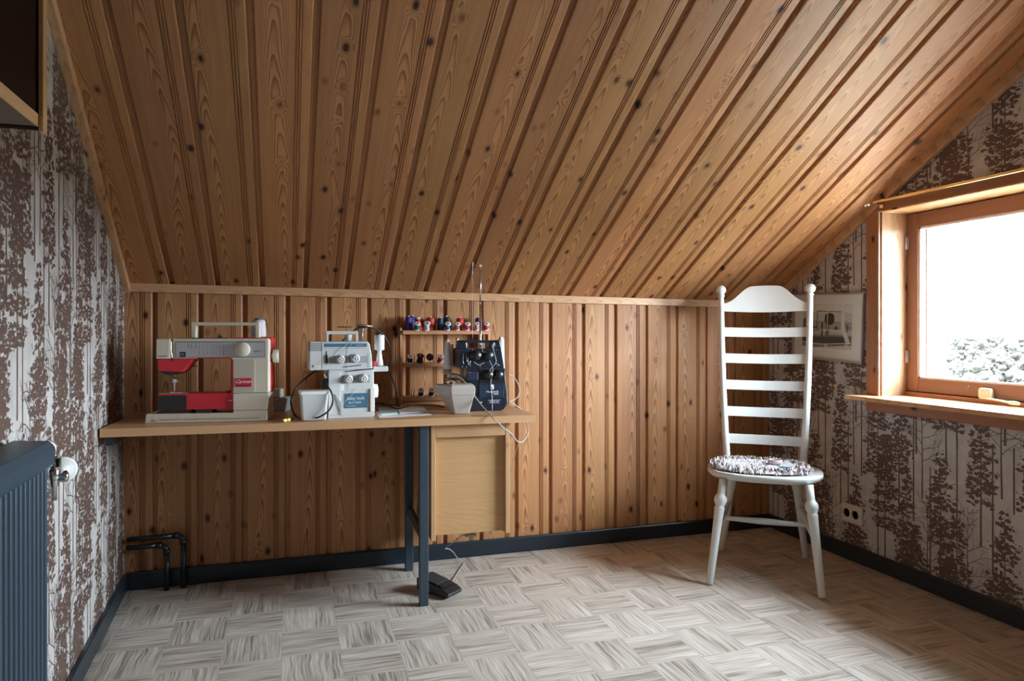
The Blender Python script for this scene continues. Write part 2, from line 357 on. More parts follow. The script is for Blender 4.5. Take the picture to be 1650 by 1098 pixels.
def board_mesh(L, wdt=.1767, skew=0.0):
    k = wdt / .1775
    pr = [(0, -.013), (.0105, -.013), (.0125, -.002), (.0150, 0), (.1215, 0), (.1235, -.0055), (.1252, -.0055), (.1270, -.0005), (.1300, -.0005), (.1316, -.0055), (.1333, -.0055), (.1350, -.0005), (.1378, -.0005), (.1394, -.0045), (.1406, -.0045), (.1424, -.0008), (.1655, -.0008), (.1690, -.003), (.1725, -.012), (.1775, -.013)]
    m = MB(); n = len(pr); vs = []
    for z in (0, L): vs += [(x * k, -d, z + (x * k * skew if z else 0)) for x, d in pr]
    vs += [(0, .0135, 0), (wdt, .0135, 0), (0, .0135, L), (wdt, .0135, L)]
    fs = [(i, i + 1, n + i + 1, n + i) for i in range(n - 1)]
    fs += [(2 * n, 0, n, 2 * n + 2), (n - 1, 2 * n + 1, 2 * n + 3, 2 * n - 1), (2 * n + 1, 2 * n, 2 * n + 2, 2 * n + 3),
           tuple([2 * n] + [2 * n + 1] + list(range(n - 1, -1, -1))), tuple([2 * n + 3, 2 * n + 2] + list(range(n, 2 * n)))]
    m._add(vs, fs); return m.mesh('board', PINE)
wall_back = struct('wall_back', MB().box(-.9, 2.9, BY + .014, BY + .15, 0, 1.45), plain('wall_core', (.3, .2, .12), .8), 'low knee wall of knotty pine boards')
bm_ = board_mesh(1.25, .1767)
for k in range(-1, 18):
    obj('board', bm_, None, wall_back, loc=(-.5434 + .1767 * k, BY, 0))
# sloping and flat ceiling
zt = 2.42; ytop = BY - (zt - 1.255) / T30
cb = MB(); d_ = .03
cb.prism([(BY + .12, 1.262 - .12 * T30 + d_), (ytop, zt + d_), (-2.1, zt + d_), (-2.1, zt + .2), (ytop, zt + .25), (BY + .12, 1.5)], -1.2, 2.9, 'x')
cb.box(-1.2, 2.9, -2.1, ytop + .02, zt, zt + .03)
ceiling = struct('ceiling', cb, plain('ceiling_core', (.42, .26, .14), .7), 'sloping ceiling of varnished knotty pine boards')
cm_ = board_mesh(2.36, .1785)
Ux = Vector((1, 0, -.0123)).normalized(); Uz = Vector((0, -math.cos(R(30)), math.sin(R(30)))); Uy = Uz.cross(Ux).normalized(); Uz = Ux.cross(Uy)
for k in range(-2, 18):
    x = -.4740 + .1785 * k
    o = obj('board', cm_, None, ceiling)
    M4 = Matrix.Identity(4)
    for i, U in enumerate((Ux, Uy, Uz)): M4.col[i][:3] = U
    M4.translation = Vector((x, BY - .002, ZC(x) - .004)) ; o.matrix_local = M4
# right wall with window opening, left wall, rear wall
WY0, WY1, WZ0, WZ1 = 1.28, 2.497, .765, 1.612
XO = RX + .26
def tree_print():
    """one repeat of the forest print: list of polygons (u, v), repeat .53 x .64"""
    r = random.Random(5); P = []
    RW, RH = .53, .62
    def strip(pts, w0, w1):
        for i in range(len(pts) - 1):
            a, b = Vector(pts[i]), Vector(pts[i + 1]); t0, t1 = i / (len(pts) - 1), (i + 1) / (len(pts) - 1)
            d = (b - a); n_ = Vector((-d.y, d.x)); n_ = n_.normalized() if n_.length > 0 else Vector((1, 0))
            wa = w0 + (w1 - w0) * t0; wb = w0 + (w1 - w0) * t1
            P.append([tuple(a - n_ * wa / 2), tuple(b - n_ * wb / 2), tuple(b + n_ * wb / 2), tuple(a + n_ * wa / 2)])
    def blob(cx, cy, rx, ry, n=9):
        P.append([(cx + rx * math.cos(2 * math.pi * k / n) * r.uniform(.55, 1.25), cy + ry * math.sin(2 * math.pi * k / n) * r.uniform(.55, 1.25)) for k in range(n)])
    def pine(x, y, h, wd):
        strip([(x + r.uniform(-.001, .001), y - h * .38 + h * 1.36 * k / 6) for k in range(7)], .0065, .002)
        rows = int(h / .0085)
        for i in range(rows):
            t = i / rows; zz = y + h - t * h
            if r.random() < .10 and t > .15: continue
            hw = wd * (.16 + .84 * t ** .75) * r.uniform(.55, 1.1) * (1 if t < .85 else .8)
            if r.random() < .5: strip([(x, zz - .006), (x + hw * r.choice((-1, 1)), zz + .004)], .0022, .0008)
            for sd in (-1, 1):
                if r.random() < .10: continue
                m_ = max(1, int(hw / .0085)); 
                for j in range(m_):
                    if r.random() < .10 + .25 * j / m_: continue
                    px_ = x + sd * (j + .6) * hw / m_ + r.uniform(-.004, .004)
                    blob(px_, zz - .010 * (j / m_) + r.uniform(-.005, .005), r.uniform(.005, .011), r.uniform(.0032, .0068))
                    for _ in range(2): blob(px_ + sd * r.uniform(0, .012), zz + r.uniform(-.010, .008), r.uniform(.0015, .0042), r.uniform(.0012, .003), 6)
    def bare(x, y, h, wd):
        strip([(x + r.uniform(-.002, .002), y - h * .3 + h * 1.28 * k / 7) for k in range(8)], .006, .0012)
        def br(px_, py_, ang, L, wdt, dep):
            pts = [(px_, py_)]; a = ang
            for k in range(3):
                a += r.uniform(-.28, .28); px_ += math.sin(a) * L / 3; py_ += math.cos(a) * L / 3; pts.append((px_, py_))
                if dep > 0 and r.random() < .95: br(px_, py_, a + r.choice((-1, 1)) * r.uniform(.45, .9), L * r.uniform(.4, .62), wdt * .62, dep - 1)
            strip(pts, wdt, wdt * .5)
        for i in range(13):
            t = i / 13; zz = y + h * (.12 + t * .84)
            br(x, zz, (1 if i % 2 else -1) * r.uniform(.65, 1.15), wd * (1.05 - .65 * t) * r.uniform(.8, 1.1), .0024, 2)
    cols = [(.03, .14, 'p'), (.10, .45, 'b'), (.155, -.02, 'p'), (.225, .30, 'p'), (.265, .02, 'b'), (.335, .50, 'p'), (.355, .15, 'p'), (.42, .36, 'b'), (.475, .02, 'p'), (.505, .34, 'p'), (.06, .32, 'p'), (.30, -.05, 'p'), (.165, .42, 'b'), (.40, .02, 'b'), (.44, .52, 'p')]
    for x, y, k in cols:
        if k == 'p': pine(x, y, r.uniform(.26, .34), r.uniform(.058, .082))
        else: bare(x, y, r.uniform(.24, .3), .075)
    for x, y in ((.06, .0), (.19, .12), (.30, .18), (.39, .02), (.45, .2), (.13, .3)):
        strip([(x, y + .09 * k) for k in range(5)], .0055, .0045)
    return P, RW, RH
TP, TRW, TRH = tree_print(); WPS = 1.35; TRW *= WPS; TRH *= WPS
def wallpaper(m, u0, u1, v1, place, holes=(), offs=0.0):
    """adds the brown print polygons on the paper as a fine proud layer of ink; place(u, v, lift) -> xyz"""
    r = random.Random(3); m.mi = 1
    nu = int((u1 - u0) / TRW) + 2; nv = int(v1 / TRH) + 2
    for iu in range(-1, nu):
        for iv in range(-1, nv):
            for poly in TP:
                pts = [(u0 + iu * TRW + offs + p[0] * WPS, iv * TRH + p[1] * WPS) for p in poly]
                cu_ = sum(p[0] for p in pts) / len(pts); cv_ = sum(p[1] for p in pts) / len(pts)
                if any(p[0] < u0 or p[0] > u1 or p[1] < .0 or p[1] > v1 for p in pts): continue
                if any(h[0] < p[0] < h[1] and h[2] < p[1] < h[3] for h in holes for p in pts): continue
                if cv_ > v1: continue
                lift = r.uniform(.0003, .0009)
                m._add([place(a, b_, lift) for a, b_ in pts], [tuple(range(len(pts)))])
    m.mi = 0
def clip_ok(y, z): return z < 1.30 + (BY - y) * T30
def noflip_mesh(m, name, mats):
    me = bpy.data.meshes.new(name); me.from_pydata(m.v, [], m.f)
    for q in mats: me.materials.append(q)
    me.polygons.foreach_set('material_index', m.m); me.update(); return me
wr_ = MB()
wr_.box(RX, XO, WY1, BY + .013, 0, 1.75); wr_.box(RX, XO, -2.1, WY0, 0, zt); wr_.box(RX, XO, WY0, WY1, 0, WZ0); wr_.box(RX, XO, WY0, WY1, WZ1, zt)
wallpaper(wr_, 1.0, BY, zt, lambda u, v, d: (RX - d, u, v), holes=((WY0, WY1, WZ0, WZ1),))
wall_right = struct('wall_right', noflip_mesh(wr_, 'wall_right', [PAPER, INK]), None, 'wallpaper with brown forest print around the window')
wl_ = MB()
yb, yf = -2.1, BY + .02
wl_.prism([(LX(yf), yf), (LX(yb), yb), (LX(yb) - .2, yb), (LX(yf) - .2, yf)], 0, zt, 'z')
wallpaper(wl_, .9, BY, zt, lambda u, v, d: (LX(u) + d, u, v), offs=.21)
wall_left = struct('wall_left', noflip_mesh(wl_, 'wall_left', [PAPER, INK]), None, 'wallpaper with brown forest print behind the radiator')
struct('wall_front', MB().box(-1.2, 2.9, -2.25, -2.1, 0, zt + .1), plain('rear_wall_pine', (.36, .20, .10), .6))

# trims
def sloped(name, x0, x1, drop, wdt, label):
    o = struct(name, MB().box(-(x1 - x0) / 2, (x1 - x0) / 2, -wdt / 2, wdt / 2, 0, 2.3), PINE_Y, label, bevel=.002)
    return o
# batten along knee wall top
kb = MB(); L = 3.2
m = MB().box(0, L, -.016, 0, 0, .037)
o = struct('trim_1', m, PINE_X, 'pine batten between knee wall and ceiling', bevel=.0025)
o.location = (-.66, BY + .001, 1.2365); o.rotation_euler = (0, math.atan(.0123), 0)
# sloped batten on right wall
o = struct('trim_2', MB().box(-.012, .012, -.022, .022, 0, 2.34), PINE_Y, 'pine batten between ceiling and right wall', bevel=.002)
o.matrix_world = Matrix.Translation((RX - .012, BY, 1.208)) @ Matrix(((1, 0, 0, 0), (0, math.sin(R(30)), -math.cos(R(30)), 0), (0, math.cos(R(30)), math.sin(R(30)), 0), (0, 0, 0, 1)))
a_ = Vector((LX(BY), BY, 1.247)); bdir = Vector((LX(ytop) - LX(BY), ytop - BY, (BY - ytop) * T30)).normalized()
sx = Vector((1, .045, 0)).normalized(); sy = bdir.cross(sx).normalized(); sx = sy.cross(bdir)
o = struct('trim_3', MB().box(0, .024, -.02, .02, 0, 2.34), PINE_Y, 'pine batten between ceiling and left wall', bevel=.002)
M4 = Matrix.Identity(4)
for i, U in enumerate((sx, sy, bdir)): M4.col[i][:3] = U
M4.translation = a_; o.matrix_world = M4
# baseboards
struct('baseboard_back', MB().prism([(BY - .002, .002), (BY - .016, .002), (BY - .016, .068), (BY - .012, .074), (BY - .002, .074)], -.64, RX, 'x'), BLUEB, 'blue black painted baseboard under pine boards', bevel=.001)
struct('baseboard_right', MB().box(RX - .015, RX + .001, -2.1, BY - .016, .002, .074), BLUEB, 'blue black baseboard under forest wallpaper', bevel=.003)
bl = MB().prism([(LX(yf) - .001, BY - .0165), (LX(yf) + .017, BY - .0165), (LX(yb) + .017, yb), (LX(yb) - .001, yb)], .002, .074, 'z')
struct('baseboard_left', bl, BLUEB, 'blue black baseboard below the radiator wall', bevel=.003)

# window
W = bpy.data.objects.new('window_1', None); C.objects.link(W); W['kind'] = 'structure'; W['label'] = 'brown wooden window with one large pane'
cx0, cx1 = RX - .02, RX
obj('casing', MB().box(cx0, cx1, WY1 - .002, WY1 + .063, .785, 1.648), CASE_Z, W, bevel=.003)
obj('casing', MB().box(cx0, cx1, WY0 - .063, WY0 + .002, .785, 1.648), CASE_Z, W, bevel=.003)
obj('casing', MB().box(cx0 - .001, cx1, WY0 - .063, WY1 + .063, WZ1 - .008, 1.650), CASE_Y, W, bevel=.003)
obj('casing_edge_strip', MB().box(cx0 - .003, cx0 + .004, WY1 - .012, WY1 - .003, .785, WZ1 - .004), JAMB, W, bevel=.001)
obj('casing_edge_strip', MB().box(cx0 - .003, cx0 + .004, WY0, WY1 - .003, WZ1 - .013, WZ1 - .006), JAMB_Y, W, bevel=.001)
obj('jamb', MB().box(RX - .004, RX + .05, WY1 - .012, WY1 + .01, WZ0, WZ1), JAMB, W)
obj('jamb', MB().box(RX + .0515, XO - .05, WY1 - .010, WY1 + .01, WZ0, WZ1), JAMB, W)
obj('jamb', MB().box(RX - .004, XO - .05, WY0 - .01, WY0 + .012, WZ0, WZ1), JAMB, W)
obj('head_jamb', MB().box(RX - .004, XO - .05, WY0, WY1, WZ1 - .012, WZ1 + .01), JAMB_Y, W)
XS = 2.645; st = .045
obj('sash_stile', MB().box(XS, XS + st, 2.4275, WY1 - .012, .806, 1.596), SASH_Z, W, bevel=.003)
obj('sash_stile', MB().box(XS, XS + st, WY0 + .012, 1.346, .806, 1.596), SASH_Z, W, bevel=.003)
obj('sash_rail', MB().box(XS + .0005, XS + st, 1.3465, 2.427, 1.531, 1.596), SASH_Y, W, bevel=.003)
obj('sash_rail', MB().box(XS + .0005, XS + st, 1.3465, 2.427, .806, .866), SASH_Y, W, bevel=.003)
obj('glazing_bead', MB().box(XS + .006, XS + .02, 2.418, 2.428, .864, 1.533).box(XS + .006, XS + .02, 1.345, 1.355, .864, 1.533).box(XS + .006, XS + .02, 1.345, 2.428, 1.523, 1.533).box(XS + .006, XS + .02, 1.345, 2.428, .864, .872), WHITEW, W)
obj('pane', MB().box(XS + .022, XS + .026, 1.346, 2.428, .864, 1.534), GLASS, W)
obj('frame_sill', MB().box(XS - .012, XS + .06, WY0, WY1 - .008, WZ0 - .005, .803), CASE_Y, W, bevel=.002)
for z in (.93, 1.44):
    h = MB().cyl((XS - .006, WY1 - .013, z), .005, .055, n=12); h.cyl((XS - .006, WY1 - .013, z + .056), .004, .005, n=12); h.box(XS - .005, XS + .001, WY1 - .026, WY1 - .013, z, z + .055)
    obj('hinge', h, STEEL, W)
# outer frame and cladding
of = MB()
of.box(XS + .05, XO + .04, 2.436, WY1 + .01, .80, WZ1).box(XS + .05, XO + .04, WY0 - .01, 1.34, .80, WZ1).box(XS + .05, XO + .04, 1.34, 2.436, 1.55, WZ1 + .01).box(XS + .05, XO + .06, 1.34, 2.436, .80, .845)
obj('outer_frame', of, WHITEW, W, bevel=.003)
obj('outer_bead', MB().box(XS + .055, XS + .067, 2.4285, 2.436, .846, 1.548), SASH_Z, W)
obj('outer_trim', MB().box(XO + .04, XO + .062, 2.447, 2.56, .75, 1.66).box(XO + .04, XO + .062, 1.2, 1.33, .75, 1.66), WHITEW, W)
# window handle and stay
lt = MB(); c0 = PX(1588, 638, XS - .012)
lt.T = Matrix.Translation((XS - .002, c0.y, .826)); lt.prism(rrect(-.027, .027, -.024, .020, .010, 4), 0, -.016, 'x')
lt.T = None
lo = obj('latch_plate', lt, CREAM, W, bevel=.002)
sc_ = MB()
for dy in (-.011, .008): sc_.cyl((XS - .0175, c0.y + dy, .834), .0042, .002, (-1, 0, 0), 10)
obj('screw', sc_, CHROME, lo)
p0 = PX(1590, 645, XS - .03); p1 = PX(1626, 649, XS - .045); p2 = PX(1642, 651, XS - .05)
sy_ = MB().tube([(XS - .012, c0.y - .005, .805), (XS - .028, c0.y - .02, .808), p1], .0038, 8).tube([p1, (p1 + p2) / 2, p2], [.006, .0075, .0055], 10)
obj('stay_lever', sy_, CREAM, lo)
obj('keyhole_hook', MB().cyl((XS + .001, PX(1562, 619, XS).y, .848), .004, .004, (-1, 0, 0), 8).tube([(XS - .003, PX(1562, 619, XS).y, .848), (XS - .007, PX(1562, 619, XS).y, .842), (XS - .006, PX(1562, 619, XS).y, .836)], .0018, 6), STEEL, W)
# sill board and apron
struct('trim_4', MB().prism([(2.393, WY0 - .16), (2.655, WY0 - .16), (2.655, WY0 + .012), (2.655, WY1 - .012), (RX, WY1 - .012), (RX, 2.588), (2.393, 2.588)], .765, .785, 'z'), JAMB_Y, 'pine window sill board with rounded front edge', bevel=.005, seg=3)
struct('trim_5', MB().box(RX - .022, RX, WY0 - .063, WY1 + .063, .715, .765), CASE_Y, 'reddish brown apron board below the window sill', bevel=.003)

# ------------------------------------------------------------------ curtain rail
cr = thing('curtain_rail', 'thin brass curtain rail across the window top', 'curtain rail', (2.452, 2.50, 1.64))
obj('rail', MB().box(-.004, .004, -1.35, -.02, -.006, .006), BRASS, cr, bevel=.002)
g = MB()
for k, dy in enumerate((.035, .018)):
    g.lathe([(0, -.007), (.006, -.004), (.0075, 0), (.006, .004), (0, .007)], (0, dy - .01, -.003), (0, 1, .2), 12)
obj('glider', g, CREAM, cr)
br = MB().box(.004, .040, -.004, .004, -.004, .004).box(.034, .0375, -.010, .010, -.02, .02)
obj('bracket', br, BRASS, cr, loc=(0, -.03, -.004)); obj('bracket', br.mesh('bracket', BRASS), None, cr, loc=(0, -1.2, -.004))

# ------------------------------------------------------------------ socket
so = thing('wall_socket', 'white double wall socket on forest wallpaper beside the chair', 'socket', (RX - .001, 2.655, .22))
p = MB().prism(rrect(-.061, .061, -.043, .043, .005), 0, -.012, 'x')
obj('plate', p, SOCK, so, bevel=.002)
for dy in (.028, -.024):
    rg = MB().lathe([(.0235, 0), (.0235, .0035), (.0205, .0035), (.019, .0005), (0, .0005)], (-.0115, dy, 0), (-1, 0, 0), 24)
    q = obj('outlet', rg, SOCK, so)
    h = MB()
    for e in (-.0095, .0095): h.cyl((-.0122, dy + e, 0), .003, .0012, (-1, 0, 0), 8)
    obj('hole', h, BLACK, q)

# ------------------------------------------------------------------ framed photograph
th = R(-2.6)
pf = thing('framed_photograph', 'black and white photograph in thin grey frame, hanging slightly tilted', 'picture', (RX - .003, 2.8185, 1.0955))
pf.rotation_euler = (R(2.4), 0, 0)
WW, HH = .235, .164
fr = MB()
fr.box(-.016, -.001, -WW, WW, HH - .008, HH).box(-.016, -.001, -WW, WW, -HH, -HH + .008).box(-.016, -.001, -WW, -WW + .008, -HH + .008, HH - .008).box(-.016, -.001, WW - .008, WW, -HH + .008, HH - .008)
obj('frame', fr, ALU, pf, bevel=.001)
obj('mount', MB().box(-.007, -.002, -WW + .007, WW - .007, -HH + .007, HH - .007), PASSE, pf)
G = [plain('print_grey_%d' % i, (v, v * .97, v * .93), .5, noise=.25, nscale=90) for i, v in enumerate((.62, .42, .20, .06, .78))]
pm = MB(); 
# u: 0..1 left(far) to right(near), v: 0..1 bottom to top, on the print area
PU0, PU1, PV0, PV1 = .165, -.165, -.105, .112
def pq(mi, pts, lift):
    pm.mi = mi; pm._add([(-.0075 - lift, PU0 + (PU1 - PU0) * u, PV0 + (PV1 - PV0) * v) for u, v in pts], [tuple(range(len(pts)))])
pq(0, [(0, 0), (1, 0), (1, 1), (0, 1)], 0)
pq(4, [(0, .8), (1, .8), (1, 1), (0, 1)], .0002)
pq(1, [(.0, .36), (1, .42), (1, .6), (0, .62)], .0002)
pq(2, [(0, .02), (.25, .0), (1, .10), (1, .30), (.55, .28), (0, .25)], .0004)
pq(3, [(0, .13), (.3, .10), (.9, .14), (.9, .27), (.3, .24), (0, .24)], .0005)
pq(4, [(0, .11), (.4, .085), (1, .16), (1, .145), (.4, .07), (0, .095)], .0006)
pq(3, [(.02, .3), (.06, .3), (.06, .66), (.02, .66)], .0005); pq(3, [(.0, .42), (.3, .45), (.3, .48), (.0, .46)], .0005)
pq(1, [(.05, .62), (.2, .6), (.22, .8), (.1, .84)], .0004)
pq(3, [(.30, .84), (.80, .83), (.80, .815), (.30, .82)], .0005)
pq(3, [(.30, .84), (.315, .84), (.315, .42), (.30, .42)], .0005)
hx, hy = .56, .66
pq(3, [(hx + .105 * math.cos(t_ * .5236) * (1.05 if t_ % 2 else .92), hy + .15 * math.sin(t_ * .5236) * (1 if t_ % 3 else .88)) for t_ in range(12)], .0007)
pq(2, [(.49, .30), (.55, .30), (.55, .62), (.49, .62)], .0006)
pq(1, [(.60, .44), (.74, .40), (.78, .52), (.68, .60), (.62, .58)], .0005)
pq(3, [(.66, .44), (.72, .42), (.73, .48), (.68, .50)], .0008)
pq(4, [(.38, .38), (.8, .38), (.82, .42), (.38, .43)], .0006)
pq(4, [(.80, .84), (.85, .84), (.86, .55), (.90, .38), (.98, .12), (.90, .12), (.83, .34), (.79, .36)], .0009)
pq(3, [(.40, .22), (.43, .22), (.43, .58), (.40, .58)], .0006); pq(4, [(.515, .42), (.53, .42), (.53, .86), (.515, .86)], .0010)
for u_ in (.50, .90): pq(4, [(u_ + .028 * math.cos(k * .785), .05 + (u_ - .5) * .14 + .04 * math.sin(k * .785)) for k in range(8)], .0008)
for u_ in (.50, .90): pq(2, [(u_ + .014 * math.cos(k * .785), .05 + (u_ - .5) * .14 + .02 * math.sin(k * .785)) for k in range(8)], .0010)
pq(2, [(.88, .38), (.93, .38), (.93, .55), (.88, .55)], .0005); pq(3, [(.88, .47), (1, .47), (1, .48), (.88, .48)], .0006)
pq(3, [(.1, .27), (.9, .30), (.9, .31), (.1, .285)], .0007)
pmesh = noflip_mesh(pm, 'photo_print', G)
obj('photo_print', pmesh, None, pf)
obj('glass', MB().box(-.0112, -.0100, -WW + .007, WW - .007, -HH + .007, HH - .007), GLASS, pf)

# ------------------------------------------------------------------ wall cupboard, top left
cb_ = thing('wall_cupboard', 'wall cupboard with tan edges, its shaded inside coloured dark brown, high on the left', 'cupboard', (-.40, 1.255, 1.385))
obj('side_panel', MB().box(-.17, .030, 0, .018, .0, .85), DARKW, cb_)
obj('edge_strip', MB().box(.030, .0365, -.001, .018, -.006, .85), TAN, cb_, bevel=.0008)
obj('bottom_panel', MB().box(-.17, .0285, -.55, -.0005, .002, .018), GREYW, cb_)
obj('edge_strip', MB().box(.0285, .0305, -.55, -.004, .0005, .020), TAN, cb_)
obj('shaded_front', MB().box(.0, .0275, -.55, -.004, .022, .85), DARKW, cb_)  # dark slab across the open front, standing for the shaded interior
obj('side_panel', MB().box(-.17, .030, -.57, -.551, .0, .85), DARKW, cb_)

# ------------------------------------------------------------------ radiator
rx0 = -.500; ra = thing('radiator', 'dark blue ribbed convector radiator on the left wall', 'radiator', (rx0, 1.765, .30), .03)
rp = []   # ribbed front profile in (x, y)
nr = 26; pw = .0275
pts = [(-.06, 0.0)]
yy = 0.0
for k in range(nr):
    pts += [(-.010, yy), (-.010, yy - .006), (-.001, yy - .011), (0, yy - .016), (-.001, yy - .021), (-.010, yy - .0265)]; yy -= pw
pts += [(-.06, yy)]
obj('ribbed_panel', MB().prism(pts, .0, .478, 'z'), RADM, ra, bevel=.0008, seg=1)
cap = MB().prism([(-.071, .478), (.006, .478), (.008, .484), (.008, .512), (-.002, .531), (-.071, .535)], .012, yy - .01, 'y')
obj('top_casing', cap, RADM, ra, bevel=.002)
obj('back_panel', MB().box(-.072, -.061, yy, -.004, .02, .47), RADM, ra)
obj('side_pipe', MB().tube([(-.030, .012, .02), (-.030, .012, .40)], .010, 10).tube([(-.030, .012, .06), (-.03, -.006, .06)], .012, 10), RADM, ra)
obj('bottom_corner', MB().prism([(-.012, 0), (-.04, .0), (-.05, -.045), (-.02, -.045)], -.001, -.03, 'y'), RADM, ra)
v = MB(); vx, vy = .0, .033
v.lathe([(.0065, 0), (.0065, .03), (.009, .032), (.009, .046), (.0115, .05), (.0115, .068), (.008, .072), (.008, .10)], (vx, vy, .395), (0, 0, 1), 14)
v.tube([(vx, vy, .49), (vx, vy, .515), (vx - .012, vy - .008, .53)], .0055, 10)
v.lathe([(.010, -.004), (.010, .016), (.013, .017), (.013, .026)], (vx, vy, .445), (.7, .6, 0), 14)
va = obj('valve', v, CHROME, ra)
kn = MB().lathe([(.010, .0), (.026, .003), (.029, .008), (.029, .022), (.0265, .026), (.023, .025), (.020, .028), (.014, .027), (.011, .030), (0, .030)], (vx - .004, vy + .085, .45), (.33, -.94, .05), 28)
kn.lathe([(.010, 0), (.010, .03)], (vx - .002, vy + .06, .45), (.33, -.94, 0), 12)
obj('thermostat_knob', kn, WHITEPL, ra, label='white round thermostat knob')
obj('collar', MB().box(vx - .010, vx + .012, vy - .006, vy + .010, .470, .488), BLACK, va)
ws_ = thing('wall_strip', 'short brown wooden strip on the wallpaper above the radiator', 'wooden strip', (LX(1.6), 1.62, .862))
obj('board', MB().box(.001, .020, -.5, .012, -.014, .020), DARKW, ws_, bevel=.003)

# ------------------------------------------------------------------ heating pipes in the corner
def pipe_run(label, pts, r, up):
    t = thing('heating_pipe', label, 'pipe', pts[0], 0, 'black heating pipes in the left corner')
    b0 = Vector(pts[0]); L_ = [Vector(q) - b0 for q in pts]
    a, c, d = L_[0], L_[1], L_[2]; rr = .032
    e1 = c + (a - c).normalized() * rr; e2 = c + (d - c).normalized() * rr
    mid = [c + (e1 - c) * ((1 - k / 5) ** 2) + (e2 - c) * ((k / 5) ** 2) for k in range(6)]
    obj('pipe', MB().tube([a, e1], r, 12, False).tube(mid, r, 12, False).tube([e2, d], r, 12, False), PIPEB, t)
    obj('collar', MB().tube([e1 + (a - c).normalized() * .004, e1 - (a - c).normalized() * .014], r * 1.3, 12, False).tube([e2 - (d - c).normalized() * .012, e2 + (d - c).normalized() * .006], r * 1.3, 12, False), PIPEB, t)
    return t
pipe_run('outer black heating pipe bending down to the floor left of the desk leg', [(-.635, 3.215, .220), (-.425, 3.215, .222), (-.425, 3.215, .002)], .0105, 0)
pipe_run('inner lower black heating pipe nested beneath the outer one', [(-.635, 3.205, .188), (-.487, 3.205, .190), (-.487, 3.205, .002)], .0105, 0)

# ------------------------------------------------------------------ desk
ZT = .735
da = math.atan2(2.675 - 2.732, 1.567)
D = thing('desk', 'long narrow wooden desk with blue grey steel leg frame', 'desk', (-.624, 2.732, 0), da)
obj('worktop', MB().box(0, 1.568, .0015, .50, ZT - .029, ZT), OAK_X, D)
obj('front_edge', MB().box(0, 1.568, 0, .0015, ZT - .029, ZT), OAKEDGE, D)
def on_desk(x, y): # world -> desk local
    v_ = Matrix.Rotation(-da, 3, 'Z') @ (Vector((x, y, 0)) - Vector((-.624, 2.732, 0))); return v_
l1 = on_desk(.4796, 2.716); l2 = on_desk(.490, 3.135)
for (lp) in (l1, l2): obj('leg', MB().box(lp.x, lp.x + .036, lp.y, lp.y + .032, .001, ZT - .0295), STEELB, D, bevel=.003)
obj('crossbar', MB().box(l1.x + .006, l1.x + .026, l1.y + .032, l2.y, .252, .290), STEELB, D, bevel=.002)
obj('top_bar', MB().box(l1.x + .003, l1.x + .030, l1.y + .032, l2.y, ZT - .055, ZT - .0298), STEELB, D, bevel=.002)
obj('wall_cleat', MB().box(.015, .035, .012, .48, ZT - .06, ZT - .0295), BLUEB, D, label='dark wall cleat under the desk end')
obj('support_bracket', MB().box(1.48, 1.50, .33, .48, ZT - .07, ZT - .0295), STEELB, D)

# cabinet hanging under the desk
Cb = thing('hanging_cabinet', 'oak drawer cabinet with plain recessed front under the desk', 'cabinet', (.527, 2.722, 0), da)
cz0, cz1 = .262, ZT - .030; cw = .318
obj('side_panel', MB().box(0, .018, .014, .42, cz0 - .012, cz1), OAK_Z, Cb)
obj('side_panel', MB().box(cw - .018, cw, .014, .42, cz0 - .004, cz1), OAK_Z, Cb)
obj('stile', MB().box(-.001, .017, 0, .0135, cz0 - .014, cz1), OAK_Z, Cb, bevel=.0015)
obj('stile', MB().box(cw - .017, cw + .001, 0, .0135, cz0 - .004, cz1), OAK_Z, Cb, bevel=.0015)
obj('top_rail', MB().box(.0175, cw - .0175, .001, .0135, cz1 - .052, cz1), OAKEDGE, Cb, bevel=.0015)
obj('front_panel', MB().box(.0185, cw - .0185, .022, .034, cz0 + .003, cz1 - .0525), OAK_PANEL, Cb)
obj('base_panel', MB().box(.0185, cw - .0185, .035, .415, cz0 + .003, cz0 + .016), OAK_PANEL, Cb)
obj('back_panel', MB().box(.0185, cw - .0185, .405, .415, cz0 + .017, cz1 - .002), OAK_PANEL, Cb)

# ------------------------------------------------------------------ sewing machine (cream and red)
a1 = math.atan2(2.792 - 2.851, .425)
SM = thing('sewing_machine', 'cream and red sewing machine with carrying handle at the desk left end', 'sewing machine', (-.506, 2.851, ZT), a1)
base = MB().prism([(0, 0), (.428, 0), (.428, .042), (.306, .042), (.306, .0335), (.004, .0335)], 0, .15, 'y')
bo = obj('base', base, CREAM, SM, bevel=.003)
rl = MB()
for k in range(57):
    x = .050 + k * .0062; h_ = .0075 if k % 10 == 0 else (.0055 if k % 5 == 0 else .0035)
    rl.box(x, x + .0008, -.0004, .001, .0115, .0115 + h_)
rl.box(.050, .402, -.0004, .001, .011, .0117)
obj('ruler_scale', rl, DARKINK, bo)
lettering('cm', .006, DARKINK, bo, (.026, -.0004, .016)); lettering('INCHES', .005, DARKINK, bo, (.030, -.0004, .0085))
obj('accessory_box', MB().prism([(.306, .0425), (.428, .0425), (.434, .09), (.434, .105), (.306, .105)], -.002, .13, 'y'), CREAM, SM, bevel=.003)
